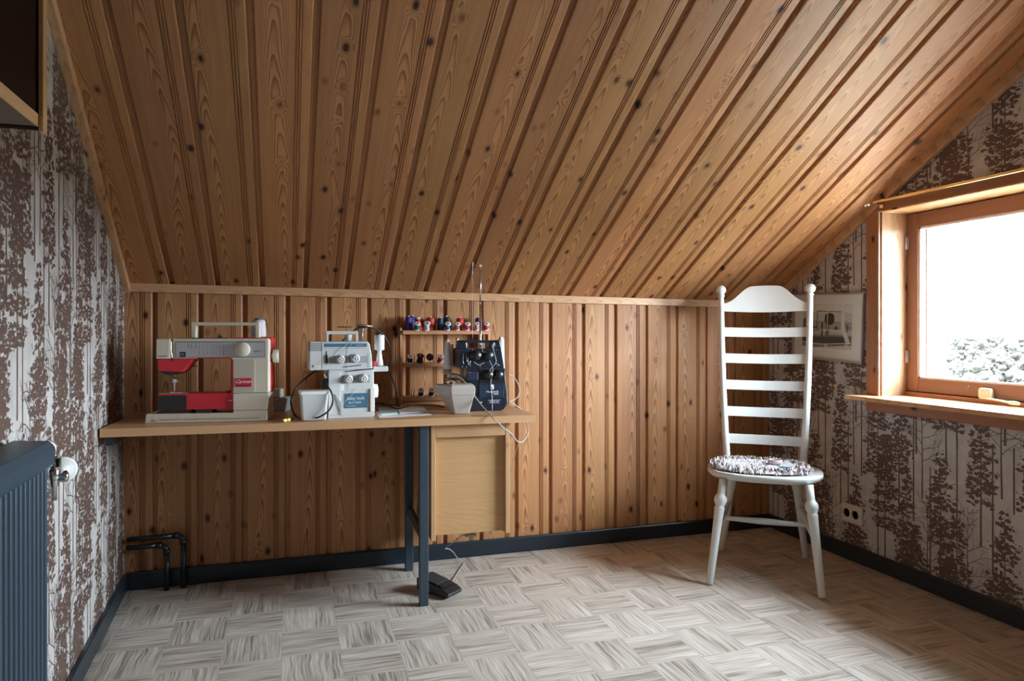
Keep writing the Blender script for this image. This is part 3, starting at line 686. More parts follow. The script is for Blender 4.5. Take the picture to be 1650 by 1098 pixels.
# shells
shell = [(.094, .236), (.292, .236)] + [(.292 + .012 * math.sin(R(t)), .224 + .012 * math.cos(R(t))) for t in (0, 30, 60, 90)] + [(.304, .106), (.432, .106), (.4325, .302), (.428, .310), (.094, .310)]
fs_ = obj('front_shell', MB().prism(shell, .004, .055, 'y'), CREAM, SM, bevel=.004)
rs = [(.094, .234), (.285, .234)] + [(.285 + .010 * math.sin(R(t)), .222 + .012 * math.cos(R(t))) for t in (0, 30, 60, 90)] + [(.295, .124), (.290, .118), (.26, .1065), (.432, .1065), (.434, .125), (.438, .305), (.434, .314), (.094, .311)]
obj('rear_shell', MB().prism(rs, .0555, .125, 'y'), RED, SM, bevel=.004, label='red rear half of the body')
obj('arch_lip', MB().prism([(.30, .107), (.3065, .107), (.3065, .23), (.296, .239), (.18, .239), (.18, .236), (.292, .236), (.3, .228)], .0035, .056, 'y'), RED, SM)
hc = obj('head_cover', MB().prism(rrect(.040, .088, .236, .309, .003), -.004, .11, 'y'), CREAM, SM, bevel=.003)
lettering('HUSQVARNA', .0055, DARKINK, hc, (.062, -.0047, .246))
obj('take_up_slot', MB().box(.0885, .0935, .006, .10, .225, .306), BLACK, SM)
obj('take_up_lever', MB().tube([(.0945, .0, .238), (.0915, -.002, .27), (.0915, -.001, .300)], .0016, 6), CHROME, SM)
obj('lower_head', MB().prism([(.0405, .2355), (.163, .2355), (.158, .225), (.128, .186), (.045, .190)], .006, .10, 'y'), RED, SM, bevel=.003)
obj('head_underside', MB().prism([(.046, .190), (.126, .186), (.112, .178), (.084, .174), (.065, .178)], .012, .09, 'y'), BLACK, SM, bevel=.001)
obj('lever', MB().tube([(.145, .06, .206), (.165, .062, .205)], .0022, 6), BLACK, SM)
nb = MB().cyl((.0965, .028, .150), .0032, .09, n=10).cyl((.099, .012, .186), .0022, .05, n=8).cyl((.093, .040, .135), .0035, .05, n=10)
nb.box(.090, .103, .020, .034, .146, .160).box(.0945, .0985, .020, .032, .116, .15).cyl((.0965, .026, .108), .0008, .045, n=6)
nb.box(.082, .100, .016, .034, .1095, .1125).box(.100, .124, .020, .036, .1085, .1105).cyl((.104, .020, .152), .003, .008, (1, 0, 0), 8)
obj('needle_bar', nb, CHROME, SM)
obj('free_arm', MB().prism([(.043, .048), (.305, .046), (.305, .1065), (.05, .1065), (.043, .101)], .006, .10, 'y'), RED, SM, bevel=.003)
obj('shuttle_cover', MB().prism(rrect(.044, .1425, .0505, .1005, .002), .001, .0065, 'y'), BLACK, SM, bevel=.001)
obj('needle_plate', MB().box(.046, .14, .012, .09, .1065, .1082), STEEL, SM)
obj('arm_feet', MB().prism([(.03, .034), (.15, .034), (.16, .0475), (.05, .0475)], .02, .12, 'y').prism([(.175, .034), (.225, .034), (.235, .0465), (.17, .0465)], .012, .10, 'y'), BLACK, SM)
obj('clip', MB().tube([(.287, .003, .080), (.297, .0, .079), (.305, .002, .080)], .0016, 6), CREAM, SM)
pn = obj('control_panel', MB().box(.107, .418, .0015, .0045, .241, .2965), SILVER, SM)
obj('panel_border', MB().box(.1055, .4195, .0022, .0046, .2395, .241).box(.1055, .4195, .0022, .0046, .2965, .299).box(.1055, .107, .0022, .0046, .241, .2965).box(.418, .4195, .0022, .0046, .241, .2965), DARKINK, pn)
obj('display', MB().box(.120, .1405, .0005, .002, .2425, .261), BLACK, pn)
lettering('2.1', .010, WHITEINK, pn, (.130, .0002, .252))
sy2 = MB()
for k, x in enumerate((.149, .161, .1755, .188, .2015, .2155, .227, .236, .2465, .259, .272)):
    sy2.box(x - .0008, x + .0008, .0011, .0016, .289, .291)
    if k < 3:
        for j in range(6): sy2.box(x - .0014, x + .0014, .0011, .0016, .2725 + j * .0025, .2738 + j * .0025)
    else:
        for j in range(9):
            q = .0016 * (1 if j % 2 else -1)
            sy2._add([(x + q - .0005, .0012, .2475 + j * .0020), (x - q - .0005, .0012, .2495 + j * .0020), (x - q + .0006, .0012, .2495 + j * .0020), (x + q + .0006, .0012, .2475 + j * .0020)], [(0, 1, 2, 3)])
        for j in range(6): sy2.box(x - .0006, x + .0006, .0011, .0016, .2705 + j * .003, .2722 + j * .003)
obj('stitch_symbols', noflip_mesh(sy2, 'stitch_symbols', [DARKINK]), None, pn)
lettering('ELECTRONIC', .0048, DARKINK, pn, (.393, .0010, .262))
dl = MB().lathe([(.0268, 0), (.0268, .004), (.026, .012), (.024, .014), (0, .0145)], (.341, .0015, .269), (0, -1, 0), 36)
obj('dial', dl, CREAM, SM)
obj('column_recess', MB().box(.307, .382, .002, .006, .112, .232), CREAMD, SM)
lp = obj('name_plate', MB().box(.3145, .372, -.0006, .003, .130, .162), RED, SM)
lettering('Carmen', .018, WHITEINK, lp, (.343, -.001, .149), shear=.45); obj('underline', MB().box(.317, .366, -.0010, .002, .133, .136), BLACK, lp)
hd = MB()
hd.prism([(.149, .3125), (.163, .3125), (.166, .356), (.166, .3585), (.377, .3585), (.377, .3125), (.392, .3125), (.392, .371), (.147, .371)], .045, .075, 'y')
obj('handle', hd, CREAM, SM, bevel=.003)
obj('top_knob', MB().cyl((.175, .035, .306), .022, .0065, n=20), BLACK, SM); obj('top_knob', MB().cyl((.258, .035, .306), .020, .0065, n=20), BLACK, SM)
hw = MB().lathe([(.010, 0), (.010, .006), (.024, .007), (.0262, .010), (.0262, .024), (.0235, .028), (0, .028)], (.434, .06, .242), (1, 0, 0), 28)
obj('handwheel', hw, CREAM, SM)
obj('spool_pin', MB().cyl((.378, .105, .311), .004, .07, n=8), BLACK, SM)
LILAC = plain('lilac_white_thread', (.62, .58, .66), .7, noise=.06, nscale=200)
sp = thing('thread_spool', 'pale lilac thread cone with blue cap behind the machine handle', 'thread spool', SM.location + (Matrix.Rotation(a1, 3, 'Z') @ Vector((.378, .105, .316))))
obj('thread', MB().lathe([(.0275, 0), (.0285, .003), (.0255, .058), (.023, .064), (.012, .066)], (0, 0, 0), n=24), LILAC, sp)
obj('cap', MB().lathe([(.016, .066), (.015, .070), (.009, .072), (0, .072)], (0, 0, 0), n=20), BLUELAB, sp)

# small things by the sewing machine
bx = thing('foot_control', 'small grey plastic blocks lying behind the cream sewing machine', 'foot control', tuple(PZ(452, 664, ZT)), R(-20))
obj('lower_block', MB().prism([(-.035, .0), (.02, .0), (.032, .055), (.012, .062), (-.035, .045)], 0, .06, 'y'), GREYPD, bx, bevel=.004)
obj('upper_block', MB().box(-.045, -.006, .02, .06, .055, .095), CREAMD, bx, bevel=.006)
ck = thing('wax_crayon', 'short yellow and black crayon lying beside the white overlocker', 'crayon', tuple(PZ(457, 681, ZT) + Vector((0, .002, .0062))), R(48))
obj('body', MB().lathe([(.0035, -.004), (.006, 0), (.006, .032)], (0, 0, 0), (1, 0, 0), 12), YELLOW, ck)
obj('band', MB().lathe([(.0062, .014), (.0062, .018)], (0, 0, 0), (1, 0, 0), 12), BLACK, ck)
obj('tip', MB().lathe([(.006, .032), (.0055, .045), (.002, .05)], (0, 0, 0), (1, 0, 0), 12), BLACK, ck)

# ------------------------------------------------------------------ white overlocker
OV = thing('overlocker', 'white overlock machine with blue label in the middle of the desk', 'overlock machine', tuple(PZ(529, 675, ZT)), R(2))
body = MB().prism([(0, 0), (.168, 0), (.176, .006), (.174, .187), (0, .187)], 0, .13, 'y')
ob = obj('body', body, GREYPL, OV, bevel=.004)
obj('base_lip', MB().prism([(-.001, 0), (.170, 0), (.178, .010), (.174, .022), (-.001, .016)], -.006, .002, 'y'), GREYPL, OV, bevel=.002)
hd_ = MB().prism([(-.072, .187), (.168, .187), (.166, .240), (.158, .288), (.150, .297), (-.070, .297)], -.002, .135, 'y')
oh = obj('head', hd_, GREYPL, OV, bevel=.004)
vt = MB()
for k in range(5): vt.box(-.0735, -.024, -.0028, .02, .2625 + k * .0065, .2647 + k * .0065)
obj('vent_slot', vt, BLACK, oh)
obj('seam', MB().box(-.024, -.0225, -.0026, .0, .188, .296), GREYPD, oh)
bs = obj('blue_strip', MB().box(-.014, .146, -.0035, .0, .2765, .2895), BLUELAB, oh, label='blue strip with white lettering')
lettering('overlock', .007, WHITEINK, bs, (.118, -.0038, .283), shear=.2)
obj('print_line', MB().box(-.012, .140, -.0030, 0, .2705, .2712), DARKINK, oh); obj('print_line', MB().box(.02, .06, -.0030, 0, .262, .2626), DARKINK, oh)
obj('dial_recess', MB().box(.004, .150, -.0032, .0, .213, .240), GREYPD, oh)
obj('needle_slot', MB().box(-.010, -.003, -.006, .0, .215, .246).box(-.0075, -.0055, -.004, 0, .21, .26), BLACK, oh)
obj('button', MB().box(-.055, -.034, -.005, 0, .199, .2085), CREAM, oh, bevel=.001)
ti = MB()
for k in range(6): ti.box(.147, .155, -.0036, 0, .199 + k * .0095, .2008 + k * .0095)
obj('scale_mark', ti, DARKINK, oh)
obj('slider_slot', MB().bar((.055, -.002, .198), (.125, -.002, .205), .003, .0035).bar((.07, -.002, .181), (.172, -.002, .190), .003, .004), DARKINK, oh)
def odial(x, z, r, par, mat, front=-.003):
    m = MB().lathe([(r, 0), (r, .006), (r * .95, .008), (r * .8, .009), (r * .72, .020), (r * .55, .022), (r * .5, .0205), (r * .3, .0205), (r * .26, .022), (0, .022)], (x, front, z), (0, -1, -.08), 26)
    return obj('dial', m, mat, par)
for x, z in ((.046, .229), (.102, .232)): odial(x, z, .017, OV, GREYPL)
obj('lower_recess', MB().box(.046, .158, -.0012, .0, .135, .166), GREYPD, ob)
for x, z in ((.0765, .152), (.134, .154)): odial(x, z, .017, OV, GREYPL, -.001)
obj('cover_panel', MB().prism([(.0, .003), (.044, .02), (.046, .178), (.0, .178)], -.006, .0, 'y'), GREYPL, ob, bevel=.002)
obj('shadow_edge_wedge', MB().prism([(.024, .095), (.047, .06), (.048, .013)], -.010, -.0055, 'y'), GREYPD, ob)  # darker grey wedge painted for the shadow and door edges here
obj('catch', MB().box(.046, .056, -.004, 0, .106, .131), WHITEPL, ob, bevel=.001); obj('side_catch', MB().box(.160, .177, -.006, .01, .022, .112), WHITEPL, ob, bevel=.001)
bl_ = obj('label_plate', MB().prism(rrect(.061, .149, .038, .095, .002), -.0015, .0, 'y'), BLUELAB, ob, label='blue name label')
lettering('baby lock', .0175, WHITEINK, bl_, (.104, -.0018, .0755)); lettering('BL4-736DF', .0105, WHITEINK, bl_, (.101, -.0018, .059)); lettering('MADE IN JAPAN', .0048, WHITEINK, bl_, (.086, -.0018, .046))
obj('print_line', MB().box(.078, .108, -.0005, 0, .1085, .1092), DARKINK, ob); obj('print_line', MB().box(.130, .137, -.0005, 0, .1085, .1092), DARKINK, ob)
obj('handwheel', MB().lathe([(.027, 0), (.0275, .003), (.0275, .017), (.025, .020), (0, .020)], (.1755, .05, .098), (1, 0, 0), 28), WHITEPL, OV)
obj('handle', MB().prism([(-.006, .2975), (.004, .2975), (.004, .325), (.107, .325), (.107, .2975), (.118, .2975), (.118, .338), (-.006, .338)], .035, .055, 'y'), GREYPL, OV, bevel=.0015)
ps = MB().cyl((-.008, .01, .150), .009, .035, n=14).cyl((-.008, .01, .11), .004, .05, n=10).box(-.018, .0, .0, .02, .112, .122)
obj('presser_bar', ps, CHROME, OV); obj('presser_foot', MB().box(-.022, -.001, -.002, .03, .113, .148), BLACK, OV, bevel=.002)
obj('guide_rod', MB().cyl((.144, .11, .29), .0032, .062, n=8).cyl((.144, .11, .338), .006, .012, n=8), STEEL, OV)
gb = MB().tube([(.120, .11, .366), (.182, .11, .357)], .0035, 8, False); gb.lathe([(0, -.004), (.0048, 0), (0, .004)], (.120, .11, .366), n=10); gb.lathe([(0, -.004), (.0048, 0), (0, .004)], (.182, .11, .357), n=10)
obj('guide_bar', gb, STEEL, OV)
obj('guide_arm', MB().tube([(.045, .12, .355), (.105, .11, .354)], .002, 6, False).tube([(.125, .11, .360), (.144, .11, .352), (.165, .11, .356)], .003, 6), BLACK, OV)
sb = MB().prism(rrect(.176, .236, .176, .197, .005), .03, .062, 'y'); obj('spool_bracket', sb, GREYPL, OV, bevel=.003)
ch = MB().lathe([(.0155, .2), (.014, .216), (.0075, .258), (.012, .260), (.012, .262)], (.203, .046, 0), n=20); obj('spool_holder', ch, WHITEPL, OV)
obj('red_knob', MB().lathe([(.010, 0), (.011, .002), (.011, .008), (.009, .010)], (.1745, .03, .208), (1, 0, 0), 16), RED, OV, label='small red knob')
w2o = lambda p: tuple(OV.location + Matrix.Rotation(R(2), 3, 'Z') @ Vector(p))
WTH = plain('white_thread', (.74, .75, .78), .75, noise=.05, nscale=220)
s1 = thing('thread_spool', 'white thread spool on the holder right of the white overlocker', 'thread spool', w2o((.203, .046, .2625)))
obj('thread', MB().lathe([(.0185, 0), (.020, .002), (.020, .056), (.0175, .060)], n=22), WTH, s1); obj('core', MB().cyl((0, 0, .060), .006, .004, n=10), GREYPD, s1)
s2 = thing('thread_spool', 'small white spool seen through the white overlocker handle', 'thread spool', w2o((.086, .09, .2975)))
obj('thread', MB().lathe([(.0125, 0), (.0135, .002), (.0135, .024), (.012, .026)], n=20), WTH, s2)
# catch bin
bn = thing('waste_bin', 'light grey scrap bin hooked to the white overlocker', 'bin', w2o((-.056, -.018, .001)), R(2))
def loft(rings):
    m = MB(); n = len(rings[0]); vs = [p for r_ in rings for p in r_]
    fs = [(i * n + k, i * n + (k + 1) % n, (i + 1) * n + (k + 1) % n, (i + 1) * n + k) for i in range(len(rings) - 1) for k in range(n)]
    fs += [tuple(range(n - 1, -1, -1)), tuple((len(rings) - 1) * n + k for k in range(n))]
    return m._add(vs, fs)
def ring(hx, hy, z, r=.008): return [(x, y, z) for x, y in rrect(-hx, hx, -hy, hy, r, 3)]
obj('bin_body', loft([ring(.042, .030, 0), ring(.045, .034, .004), ring(.051, .042, .098)]), GREYPL, bn, bevel=0)
obj('rim', loft([ring(.0535, .0445, .0985), ring(.0545, .0455, .101), ring(.0545, .0455, .1095), ring(.053, .044, .111)]), WHITEPL, bn)
# thread running down the front
tt = MB()
for pts_ in ([(.085, -.004, .297), (.055, -.006, .275), (.022, -.006, .240)], [(.095, -.004, .297), (.078, -.006, .27), (.076, -.006, .20), (.080, -.006, .165)], [(.085, -.006, .15), (.085, -.006, .12), (.083, -.006, .105)], [(.105, -.004, .108), (.068, -.008, .07), (.026, -.012, .048)]):
    tt.tube(pts_, .0006, 4)
obj('threads', tt, WTH, OV)

# ------------------------------------------------------------------ navy overlocker
NV = thing('overlocker', 'dark navy overlock machine with tall thread pole near the desk right end', 'overlock machine', tuple(PZ(751, 663.5, ZT)), R(-4))
SC = .98
nbm = MB().prism([(0, .004), (.150, .0), (.164, .006), (.180, .030), (.174, .107), (.164, .192), (0, .192)], 0, .15, 'y')
nbo = obj('body', nbm, NAVY, NV, bevel=.003)
hdp = [(-.039, .183), (.163, .189), (.158, .225), (.146, .298), (-.034, .298), (-.038, .29)]
nh = MB()
# head with a real hand opening: build as frame pieces
nh.prism([(-.039, .184), (.163, .189), (.150, .266), (-.038, .264)], -.006, .14, 'y')
nh.prism([(-.038, .264), (.004, .264), (.0, .292), (-.003, .299), (-.034, .299)], .0, .05, 'y')
nh.prism([(.097, .266), (.150, .266), (.1445, .299), (.097, .299)], .0, .05, 'y')
nh.prism([(-.034, .2885), (.146, .2885), (.1445, .299), (-.034, .299)], .0, .05, 'y')
nho = obj('head', nh, NAVY, NV, bevel=.002)
obj('side_cover', MB().box(-.053, -.0395, .075, .13, .19, .282), BEIGEPL, NV, bevel=.004, label='warm grey side cover')
def ndial(x, z, r, fy):
    m = MB(); n = 24
    m.lathe([(r * 1.12, 0), (r * 1.12, .004), (r, .005), (r * .92, .020), (r * .82, .023), (0, .0235)], (x, fy, z), (.10, -1, 0), n)
    for k in range(12):
        t = 2 * math.pi * k / 12; m.cyl((x + r * .93 * math.cos(t), fy - .006, z + r * .93 * math.sin(t)), .0016, .014, (.1, -1, 0), 5)
    return obj('dial', m, BLACK, NV)
for x, z in ((.040, .236), (.092, .235)): ndial(x, z, .0205, -.006)
for x, z in ((.094, .154), (.137, .153)): ndial(x, z, .0185, .0)
obj('recess', MB().box(.058, .166, -.0015, .0, .116, .178), BLACK, nbo)
obj('recess_edge', MB().box(.058, .166, -.0025, .0, .178, .1795).box(.058, .0595, -.0025, 0, .116, .178).box(.058, .17, -.003, .0, .1145, .116), STEELB, nbo)
obj('needle_cover', MB().box(.002, .050, -.012, .004, .131, .164), NAVYL, NV, bevel=.003)
obj('chrome_edge', MB().box(-.004, .052, -.0135, -.0115, .163, .166).box(-.006, -.001, -.014, .0, .140, .185), CHROME, NV)
lpn = obj('lower_panel', MB().prism([(.056, .059), (.161, .059), (.165, .112), (.056, .112)], -.004, .0, 'y'), NAVYL, nbo, bevel=.0015)
obj('panel_line', MB().box(.0, .172, -.0045, -.001, .0565, .058), STEELB, nbo)
obj('front_slot', MB().box(.006, .046, -.0025, .0, .062, .120), BLACK, nbo)
em = MB().lathe([(.0078, 0), (.0078, .0006)], (.111, -.004, .0985), (0, -1, 0), 24); emo = obj('emblem', em, WHITEINK, lpn)
obj('emblem_letter', MB().box(.1072, .1088, -.0052, -.004, .094, .1025).box(.1132, .1148, -.0052, -.004, .094, .1025).box(.1072, .1148, -.0052, -.004, .0975, .099), NAVY, emo)
obj('emblem_crown', MB().prism([(.105, .1065), (.117, .1065), (.119, .112), (.114, .109), (.111, .113), (.108, .109), (.103, .112)], -.0048, -.004, 'y'), WHITEINK, emo)
lettering('Huskylock', .0125, WHITEINK, lpn, (.112, -.0044, .0815)); lettering('600D', .0095, WHITEINK, lpn, (.128, -.0044, .0715))
lbl = obj('info_label', MB().box(.090, .151, -.0012, .0, .030, .049), NAVYL, nbo)
for k, s_ in enumerate(('HUSQVARNA SEWING', '600D 220V 105W', 'MADE IN TAIWAN')): lettering(s_, .0052, WHITEINK, lbl, (.1205, -.0015, .0447 - k * .0055))
obj('socket_slot', MB().box(.068, .085, -.002, .0, .031, .043), BLACK, nbo)
obj('power_switch', MB().cyl((.064, .0, .037), .0035, .003, (0, -1, 0), 10), CHROME, nbo)
obj('handwheel', MB().lathe([(.024, 0), (.0245, .002), (.0245, .010), (.021, .013), (0, .013)], (.1745, .07, .09), (1, 0, 0), 24), NAVYL, NV)
obj('foot', MB().cyl((.03, .02, -.0015), .01, .006, n=12), BLACK, NV); obj('foot', MB().cyl((.135, .02, -.0015), .01, .006, n=12), BLACK, NV)
tg = MB()
for x, z0, z1 in ((-.012, .20, .245), (.003, .21, .245), (.010, .195, .245), (.018, .19, .215)): obj('thread_guide', MB().tube([(x, -.008, z0), (x - .003, -.010, (z0 + z1) / 2), (x, -.008, z1)], .0011, 5), CHROME, NV)
for x in (-.018, .0, .058, .131): tg.cyl((x, -.006, .189), .002, .003, (0, -1, 0), 8)
for x in (.006, .014, .053, .06, .096, .12, .13, .138): tg.cyl((x, -.006, .2605), .0015, .002, (0, -1, 0), 6)
q = obj('guide_eyelets', tg, CHROME, NV); q['kind'] = 'stuff'
th2 = MB()
for pts_ in ([(.025, -.006, .262), (.035, -.012, .25), (.055, -.03, .245)], [(.07, -.006, .262), (.066, -.02, .252), (.08, -.032, .25)], [(.03, -.02, .21), (.052, -.012, .196), (.075, -.012, .205)], [(.112, -.006, .27), (.118, -.03, .235), (.122, -.03, .205), (.100, -.015, .175), (.108, -.02, .16), (.105, -.006, .12), (.110, -.008, .06), (.112, -.004, .002)],
             [(.094, -.03, .215), (.108, -.02, .19), (.112, -.015, .17), (.10, -.02, .165)], [(.122, -.006, .20), (.135, -.008, .198), (.142, -.007, .19)], [(.112, .0, .285), (.108, -.004, .27), (.12, -.004, .29), (.112, -.004, .262)], [(.116, -.004, .262), (.124, -.004, .285), (.114, -.003, .278)]):
    th2.tube(pts_, .0009, 4)
obj('threads', th2, WTH, NV)
# thread pole (stand)
q0 = NV.matrix_basis.inverted() @ PY(774.5, 553, 3.03); q1 = NV.matrix_basis.inverted() @ PY(774.5, 428, 3.03)
obj('stand_base', MB().box(-.06, .20, .152, .20, .12, .132), BEIGEPL, NV, bevel=.003)
obj('thread_pole', MB().tube([(q0.x, .165, .132), (q0.x, .165, q0.z + (q1.z - q0.z) * .5)], .0056, 10, False).tube([(q0.x, .165, q0.z + (q1.z - q0.z) * .5), (q0.x, .165, q1.z)], .0044, 10, False), CHROME, NV)
obj('pole_cap', MB().prism([(q0.x + .006, q1.z + .004), (q0.x - .008, q1.z + .004), (q0.x - .006, q1.z - .006), (q0.x, q1.z - .010), (q0.x + .005, q1.z - .008)], .158, .172, 'y'), CREAM, NV, bevel=.001)
obj('pole_arm', MB().tube([(q0.x - .008, .165, q1.z), (q0.x - .036, .165, q1.z)], .0015, 6, False).tube([(q0.x - .034, .165, q1.z + .020), (q0.x - .035, .165, q1.z - .015), (q0.x - .038, .165, q1.z - .045)], [.0022, .0018, .0014], 6), STEEL, NV)
obj('hanging_thread', MB().tube([(q0.x - .038, .165, q1.z - .045), (q0.x - .036, .165, .5), (q0.x - .036, .165, .30)], .0007, 4).tube([(q0.x - .038, .165, q1.z - .045), (q0.x - .030, .165, q1.z - .09), (q0.x - .027, .165, q1.z - .12)], .0004, 4), WTH, NV)
obj('rear_pin', MB().tube([(-.030, .06, .295), (-.028, .06, .306)], .004, 8, False).tube([(-.034, .06, .306), (-.022, .06, .303)], .003, 6, False), STEEL, NV)
w2n = lambda p: tuple(NV.location + Matrix.Rotation(R(-4), 3, 'Z') @ Vector(p))
CARD = plain('tan_card_core', (.45, .29, .14), .7)
def cone(label, p, r0, r1, h, foot=True):
    t = thing('thread_cone', label, 'thread cone', w2n(p))
    if foot: obj('core', MB().lathe([(r0 * 1.02, 0), (r0 * .98, .012), (r1 * .75, h), (r1 * .7, h + .004)], n=20), CARD if foot == 1 else WHITEPL, t)
    obj('thread', MB().lathe([(r0 * .96, .010), (r0 * 1.02, .014), (r1 * 1.05, h * .96), (r1 * .7, h * .985)], n=24), WTH, t)
    return t
cone('white thread cone with tan core left of the navy overlocker', (-.072, .05, .166), .0180, .0095, .134, 1)
cone('tall white thread cone right of the navy overlocker', (.179, .13, .160), .017, .0125, .148, 2)
cone('white thread cone behind the navy overlocker, left one through its handle', (.022, .176, .133), .016, .011, .158, 2)
cone('white thread cone behind the navy overlocker, right one through its handle', (.096, .176, .133), .016, .011, .160, 2)
obj('cone_arm', MB().tube([(-.085, .05, .160), (-.05, .045, .155), (-.015, .03, .145), (-.004, .02, .13)], .005, 8).cyl((-.072, .05, .156), .021, .008, n=20).bar((.16, .13, .152), (.195, .13, .152), .03, .012), BEIGEPL, NV)
# warm grey scrap bin
nb2 = thing('waste_bin', 'warm grey faceted scrap bin in front of the navy overlocker', 'bin', w2n((-.042, -.060, .001)), R(-6))
def rr(x0, x1, y0, y1, z): return [(x0, y0, z), (x1, y0, z), (x1, y1, z), (x0, y1, z)]
def q4(*p, z): return [(x, y, z) for x, y in p]
obj('bin_body', loft([q4((-.019, -.030), (.040, -.030), (.042, .03), (-.030, .03), z=0), q4((-.036, -.045), (.060, -.045), (.062, .05), (-.082, .03), z=.078), q4((-.036, -.045), (.061, -.045), (.063, .05), (-.100, .03), z=.112), q4((-.028, -.034), (.056, -.034), (.058, .045), (-.094, .028), z=.120)]), BEIGEPL, nb2, bevel=.003)
obj('rim', loft([q4((-.035, -.047), (.062, -.047), (.062, -.040), (-.035, -.040), z=.078), q4((-.036, -.0475), (.063, -.0475), (.063, -.040), (-.036, -.040), z=.104), q4((-.031, -.042), (.060, -.042), (.060, -.036), (-.031, -.036), z=.116)]), BEIGEPL, nb2, bevel=.002)
bb = thing('bobbin', 'dark blue bobbin lying on the warm grey scrap bin', 'bobbin', w2n((-.070, -.062, .1222)))
obj('thread', MB().cyl((0, 0, .001), .009, .005, n=18), BLACK, bb); obj('flange', MB().cyl((0, 0, 0), .0105, .001, n=18).cyl((0, 0, .006), .0105, .001, n=18), STEEL, bb)
bb = thing('bobbin', 'steel bobbin lying left of the dark bobbin on the scrap bin', 'bobbin', w2n((-.095, -.050, .1222)))
obj('thread', MB().cyl((0, 0, .001), .008, .005, n=18), NAVY, bb); obj('flange', MB().cyl((0, 0, 0), .0095, .001, n=18).cyl((0, 0, .006), .0095, .001, n=18), STEEL, bb)

# ------------------------------------------------------------------ papers
def sheet(name, label, cat, pts, z0, h, mat, parts=None):
    P_ = [PZ(px, py, z0) for px, py in pts]; c_ = sum(P_, Vector()) / 4
    t = thing(name, label, cat, (c_.x, c_.y, z0)); m = MB().prism([((p - c_).x, (p - c_).y) for p in P_], 0, h, 'z')
    obj('cover', m, mat, t, bevel=.0006, seg=1); return t
sheet('paper_sheet', 'white paper sheet under the booklets', 'paper', [(603, 664), (612, 674), (696, 669), (676, 659)], ZT + .0003, .0012, PAPERW)
sheet('booklet', 'pale green booklet beside the white overlocker', 'booklet', [(608, 658), (614, 670), (641, 668), (640, 657.5)], ZT + .002, .006, PAPERG)
sheet('booklet', 'white folded leaflet left of the warm grey bin', 'leaflet', [(639, 656), (644, 667), (688, 665), (683, 656)], ZT + .003, .004, PAPERW)

# ------------------------------------------------------------------ thread rack on the wall
RY = 3.17
r0 = PY(647, 663, RY)
RK = thing('thread_rack', 'wooden three-shelf thread rack standing behind the machines', 'thread rack', (PY(649, 600, RY).x, RY, ZT))
def rl_(px, py, y=RY): v_ = PY(px, py, y); return Vector((v_.x - RK.location.x, y - RY, v_.z - ZT))
ztop = rl_(700, 536).z; zmid = rl_(700, 588).z; zbot = rl_(690, 642).z
xr = rl_(788, 536).x; xl = 0.0
for sgn, xx in ((-1, xl), (1, xr)):
    sd = MB()
    sd.prism([(.075, 0), (-.012, 0), (-.012, zbot + .012), (.012, zbot + .012), (.0, zmid + .010), (.022, zmid + .012), (.016, ztop + .02), (.075, ztop + .03)], xx, xx + sgn * .010, 'x')
    obj('side_panel', sd, RACKZ, RK, bevel=.001)
for zz, y0 in ((ztop, .014), (zmid, .0), (zbot, -.012)):
    obj('shelf', MB().box(xl + .0005, xr - .0005, y0 - .012, .074, zz - .009, zz + .009), RACKW, RK, bevel=.0015)
obj('base_panel', MB().box(xl + .0005, xr - .0005, -.010, .005, .0, .030), RACKW, RK, bevel=.001)
pins = MB()
THREADS = {}
def thr(col):
    if col not in THREADS: THREADS[col] = plain('thread_%d' % len(THREADS), col, .6, noise=.18, nscale=350)
    return THREADS[col]
def big_spool(label, px, shelf_z, r, h, col, tilt=(0, 0), cap=None, yo=.048):
    x = PY(px, 520, RY + yo).x; t = thing('thread_spool', label, 'thread spool', (x, RY + yo, ZT + shelf_z + .0095), 0, 'large thread spools on the top shelf')
    t.rotation_euler = (tilt[0], tilt[1], 0)
    obj('thread', MB().lathe([(r * .92, 0), (r, .003), (r, h * .88), (r * .8, h * .96), (r * .35, h)], n=18), thr(col), t)
    obj('core', MB().lathe([(.0045, h), (.0045, h + .004), (.0022, h + .0045), (0, h + .002)], n=10) if not cap else MB().lathe([(r * 1.1, h * .93), (r * 1.25, h * .96), (r * 1.2, h * 1.08), (.002, h * 1.1)], n=14), cap or WHITEPL, t)
big_spool('purple thread spool at the left end of the top shelf', 658.5, ztop, .0155, .062, (.045, .028, .21), yo=.030)
big_spool('purple thread spool half hidden behind the leftmost purple one', 664.5, ztop, .0145, .066, (.06, .04, .24), yo=.058)
big_spool('slim red spool leaning left with a grey cap', 677.5, ztop, .0095, .056, (.60, .015, .04), (0, R(-13)), GREYPL)
big_spool('orange red thread spool, third large one on the top shelf', 693.5, ztop, .0185, .060, (.50, .04, .02))
big_spool('navy blue thread spool on the top shelf', 709.5, ztop, .0135, .058, (.02, .045, .12))
big_spool('black thread spool leaning left on the top shelf', 722.5, ztop, .0155, .064, (.008, .012, .012), (0, R(-8)))
big_spool('bright red thread spool behind the small pink ones', 741, ztop, .0175, .058, (.50, .02, .02))
big_spool('dark purple thread spool behind the thread pole', 771, ztop, .0165, .060, (.04, .028, .16))
DISC = plain('spool_flange', (.66, .64, .60), .5, noise=.05)
